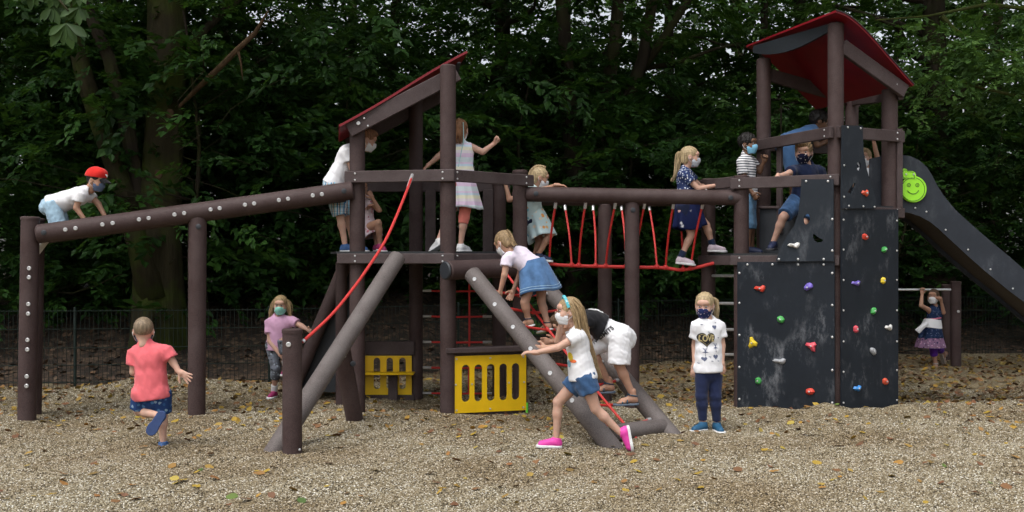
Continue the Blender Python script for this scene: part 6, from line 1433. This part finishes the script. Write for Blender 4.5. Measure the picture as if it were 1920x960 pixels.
# person in blue shirt on the upper deck
p = build_person(11.62, dict(hd=(1536, 228), nk=(1523, 243), sr=(1524, 250, -.10), sl=(1526, 246, .10), er=(1532, 272, -.10), wr=(1549, 266, -.04), el=(1545, 268, .12), wl=(1560, 262, .1), hr=(1475, 268, -.06), hl=(1478, 268, .07), kr=(1486, 326, -.05), ar=(1486, 378, -.04), kl=(1500, 332, .07), al=(1497, 378, .08)),
    (1, -.1, -.35), 'child in blue shirt bending behind the upper tower rail', SKIN3, 1.05, ('curly', BLACKH), None, (BLUE, .6, .02, .012), (BLUE, .95, .016), None, ('sneaker', SH['navy'], SOLED), hands=('fist', 'fist'), feet=((1, -.1, 0), (1, -.1, 0)))
# child behind the shaped board with arm raised
p = build_person(11.2, dict(hd=(1620, 296), nk=(1624, 314), sr=(1611, 322, -.02), sl=(1632, 322, .03), er=(1604, 350, 0), wr=(1612, 375, 0), el=(1645, 297, .02), wl=(1638, 264, -.02), hr=(1626, 384, 0), hl=(1642, 384, .03), kr=(1640, 366, -.22), ar=(1644, 384, -.05), kl=(1650, 352, -.1), al=(1648, 384, -.02)),
    (-.5, -.8, 0), 'child in white tee and jeans gripping the rail behind the tall shaped board', SKIN2, .95, ('short', DBLONDE), 'white', (WHITE, .5, .0, .010), (JEANS, 1.7, .012, 'jeans'), None, ('sneaker', SH['navy'], SOLED), hands=('relax', 'grip'), feet=((.3, -1, 0), (.3, -1, 0)))
# girl at the turning bar
p = build_person(15.08, dict(hd=(1750, 556), nk=(1753, 573), sr=(1743, 582, -.03), sl=(1764, 580, .05), er=(1727, 573, -.12), wr=(1729, 551, -.03), el=(1769, 586, -.04), wl=(1765, 566, -.10), hr=(1742, 622), hl=(1755, 622), kr=(1750, 655, -.03), ar=(1754, 682, 0), kl=(1759, 652, .06), al=(1772, 664, .22)),
    (-.55, -.85, .05), 'girl in dark blue dress hanging from the turning bar at the back', SKIN2, 1.0, ('girl', BROWN), 'white', (NAVYHEM, 0, -.03, .006, 'bodice'), (PURPLE, 1.4, .006, 'leggings'), (NAVYHEM, (1748, 604, 15.08), (1745, 634, 15.08), .105, .165, 7, 1.0), ('sandal', STRAPG, SOLET), hands=('grip', 'fist'), handdir=((0, 0, 1), None), palm=((0, 1, 0), None), feet=((-.1, -1, 0), ((.35, .2, -1), (.9, .4, .3))))
b = MB(); n2 = 60; rings = []
for t, r_ in ((0, .162), (.33, .178), (.66, .19), (1, .20), (1.0, .19), (.5, .175)):
    c = P(1745, 633, 15.08).lerp(P(1744.5, 651, 15.08), t); rings.append([c + Vector((r_ * (1 + .07 * math.sin(9 * a + 1)) * math.cos(a), r_ * (1 + .07 * math.sin(9 * a + 1)) * math.sin(a), 0)) for a in [2 * math.pi * i / n2 for i in range(n2)]])
b.rings(rings, 0, False, False); b.build('printed_hem', PINKHEM, p.root)
b = MB(); rings = []
for t, r_ in ((0, .112), (.5, .128), (1, .142)):
    c = P(1748, 598, 15.08).lerp(P(1746, 614, 15.08), t); rings.append([c + Vector((r_ * 1.05 * math.cos(a), r_ * math.sin(a), .01 * math.sin(2 * a))) for a in [2 * math.pi * i / 40 for i in range(40)]])
b.rings(rings, 0, False, False); b.tube([P(1738, 606, 14.93), P(1728, 614, 14.92), P(1720, 622, 14.93)], [.03, .035, .04], 8); b.build('tied_jacket', WHITE, p.root)
b = MB(); c = P(1749, 597, 15.08); b.tube([c + Vector((.108 * math.cos(a), .098 * math.sin(a), .012 * math.cos(a))) for a in [2 * math.pi * i / 30 for i in range(31)]], .011, 6); b.build('belt', plain('pink belt', (.6, .16, .25), .7), p.root)
print("SCRIPT", time.time()-T0)
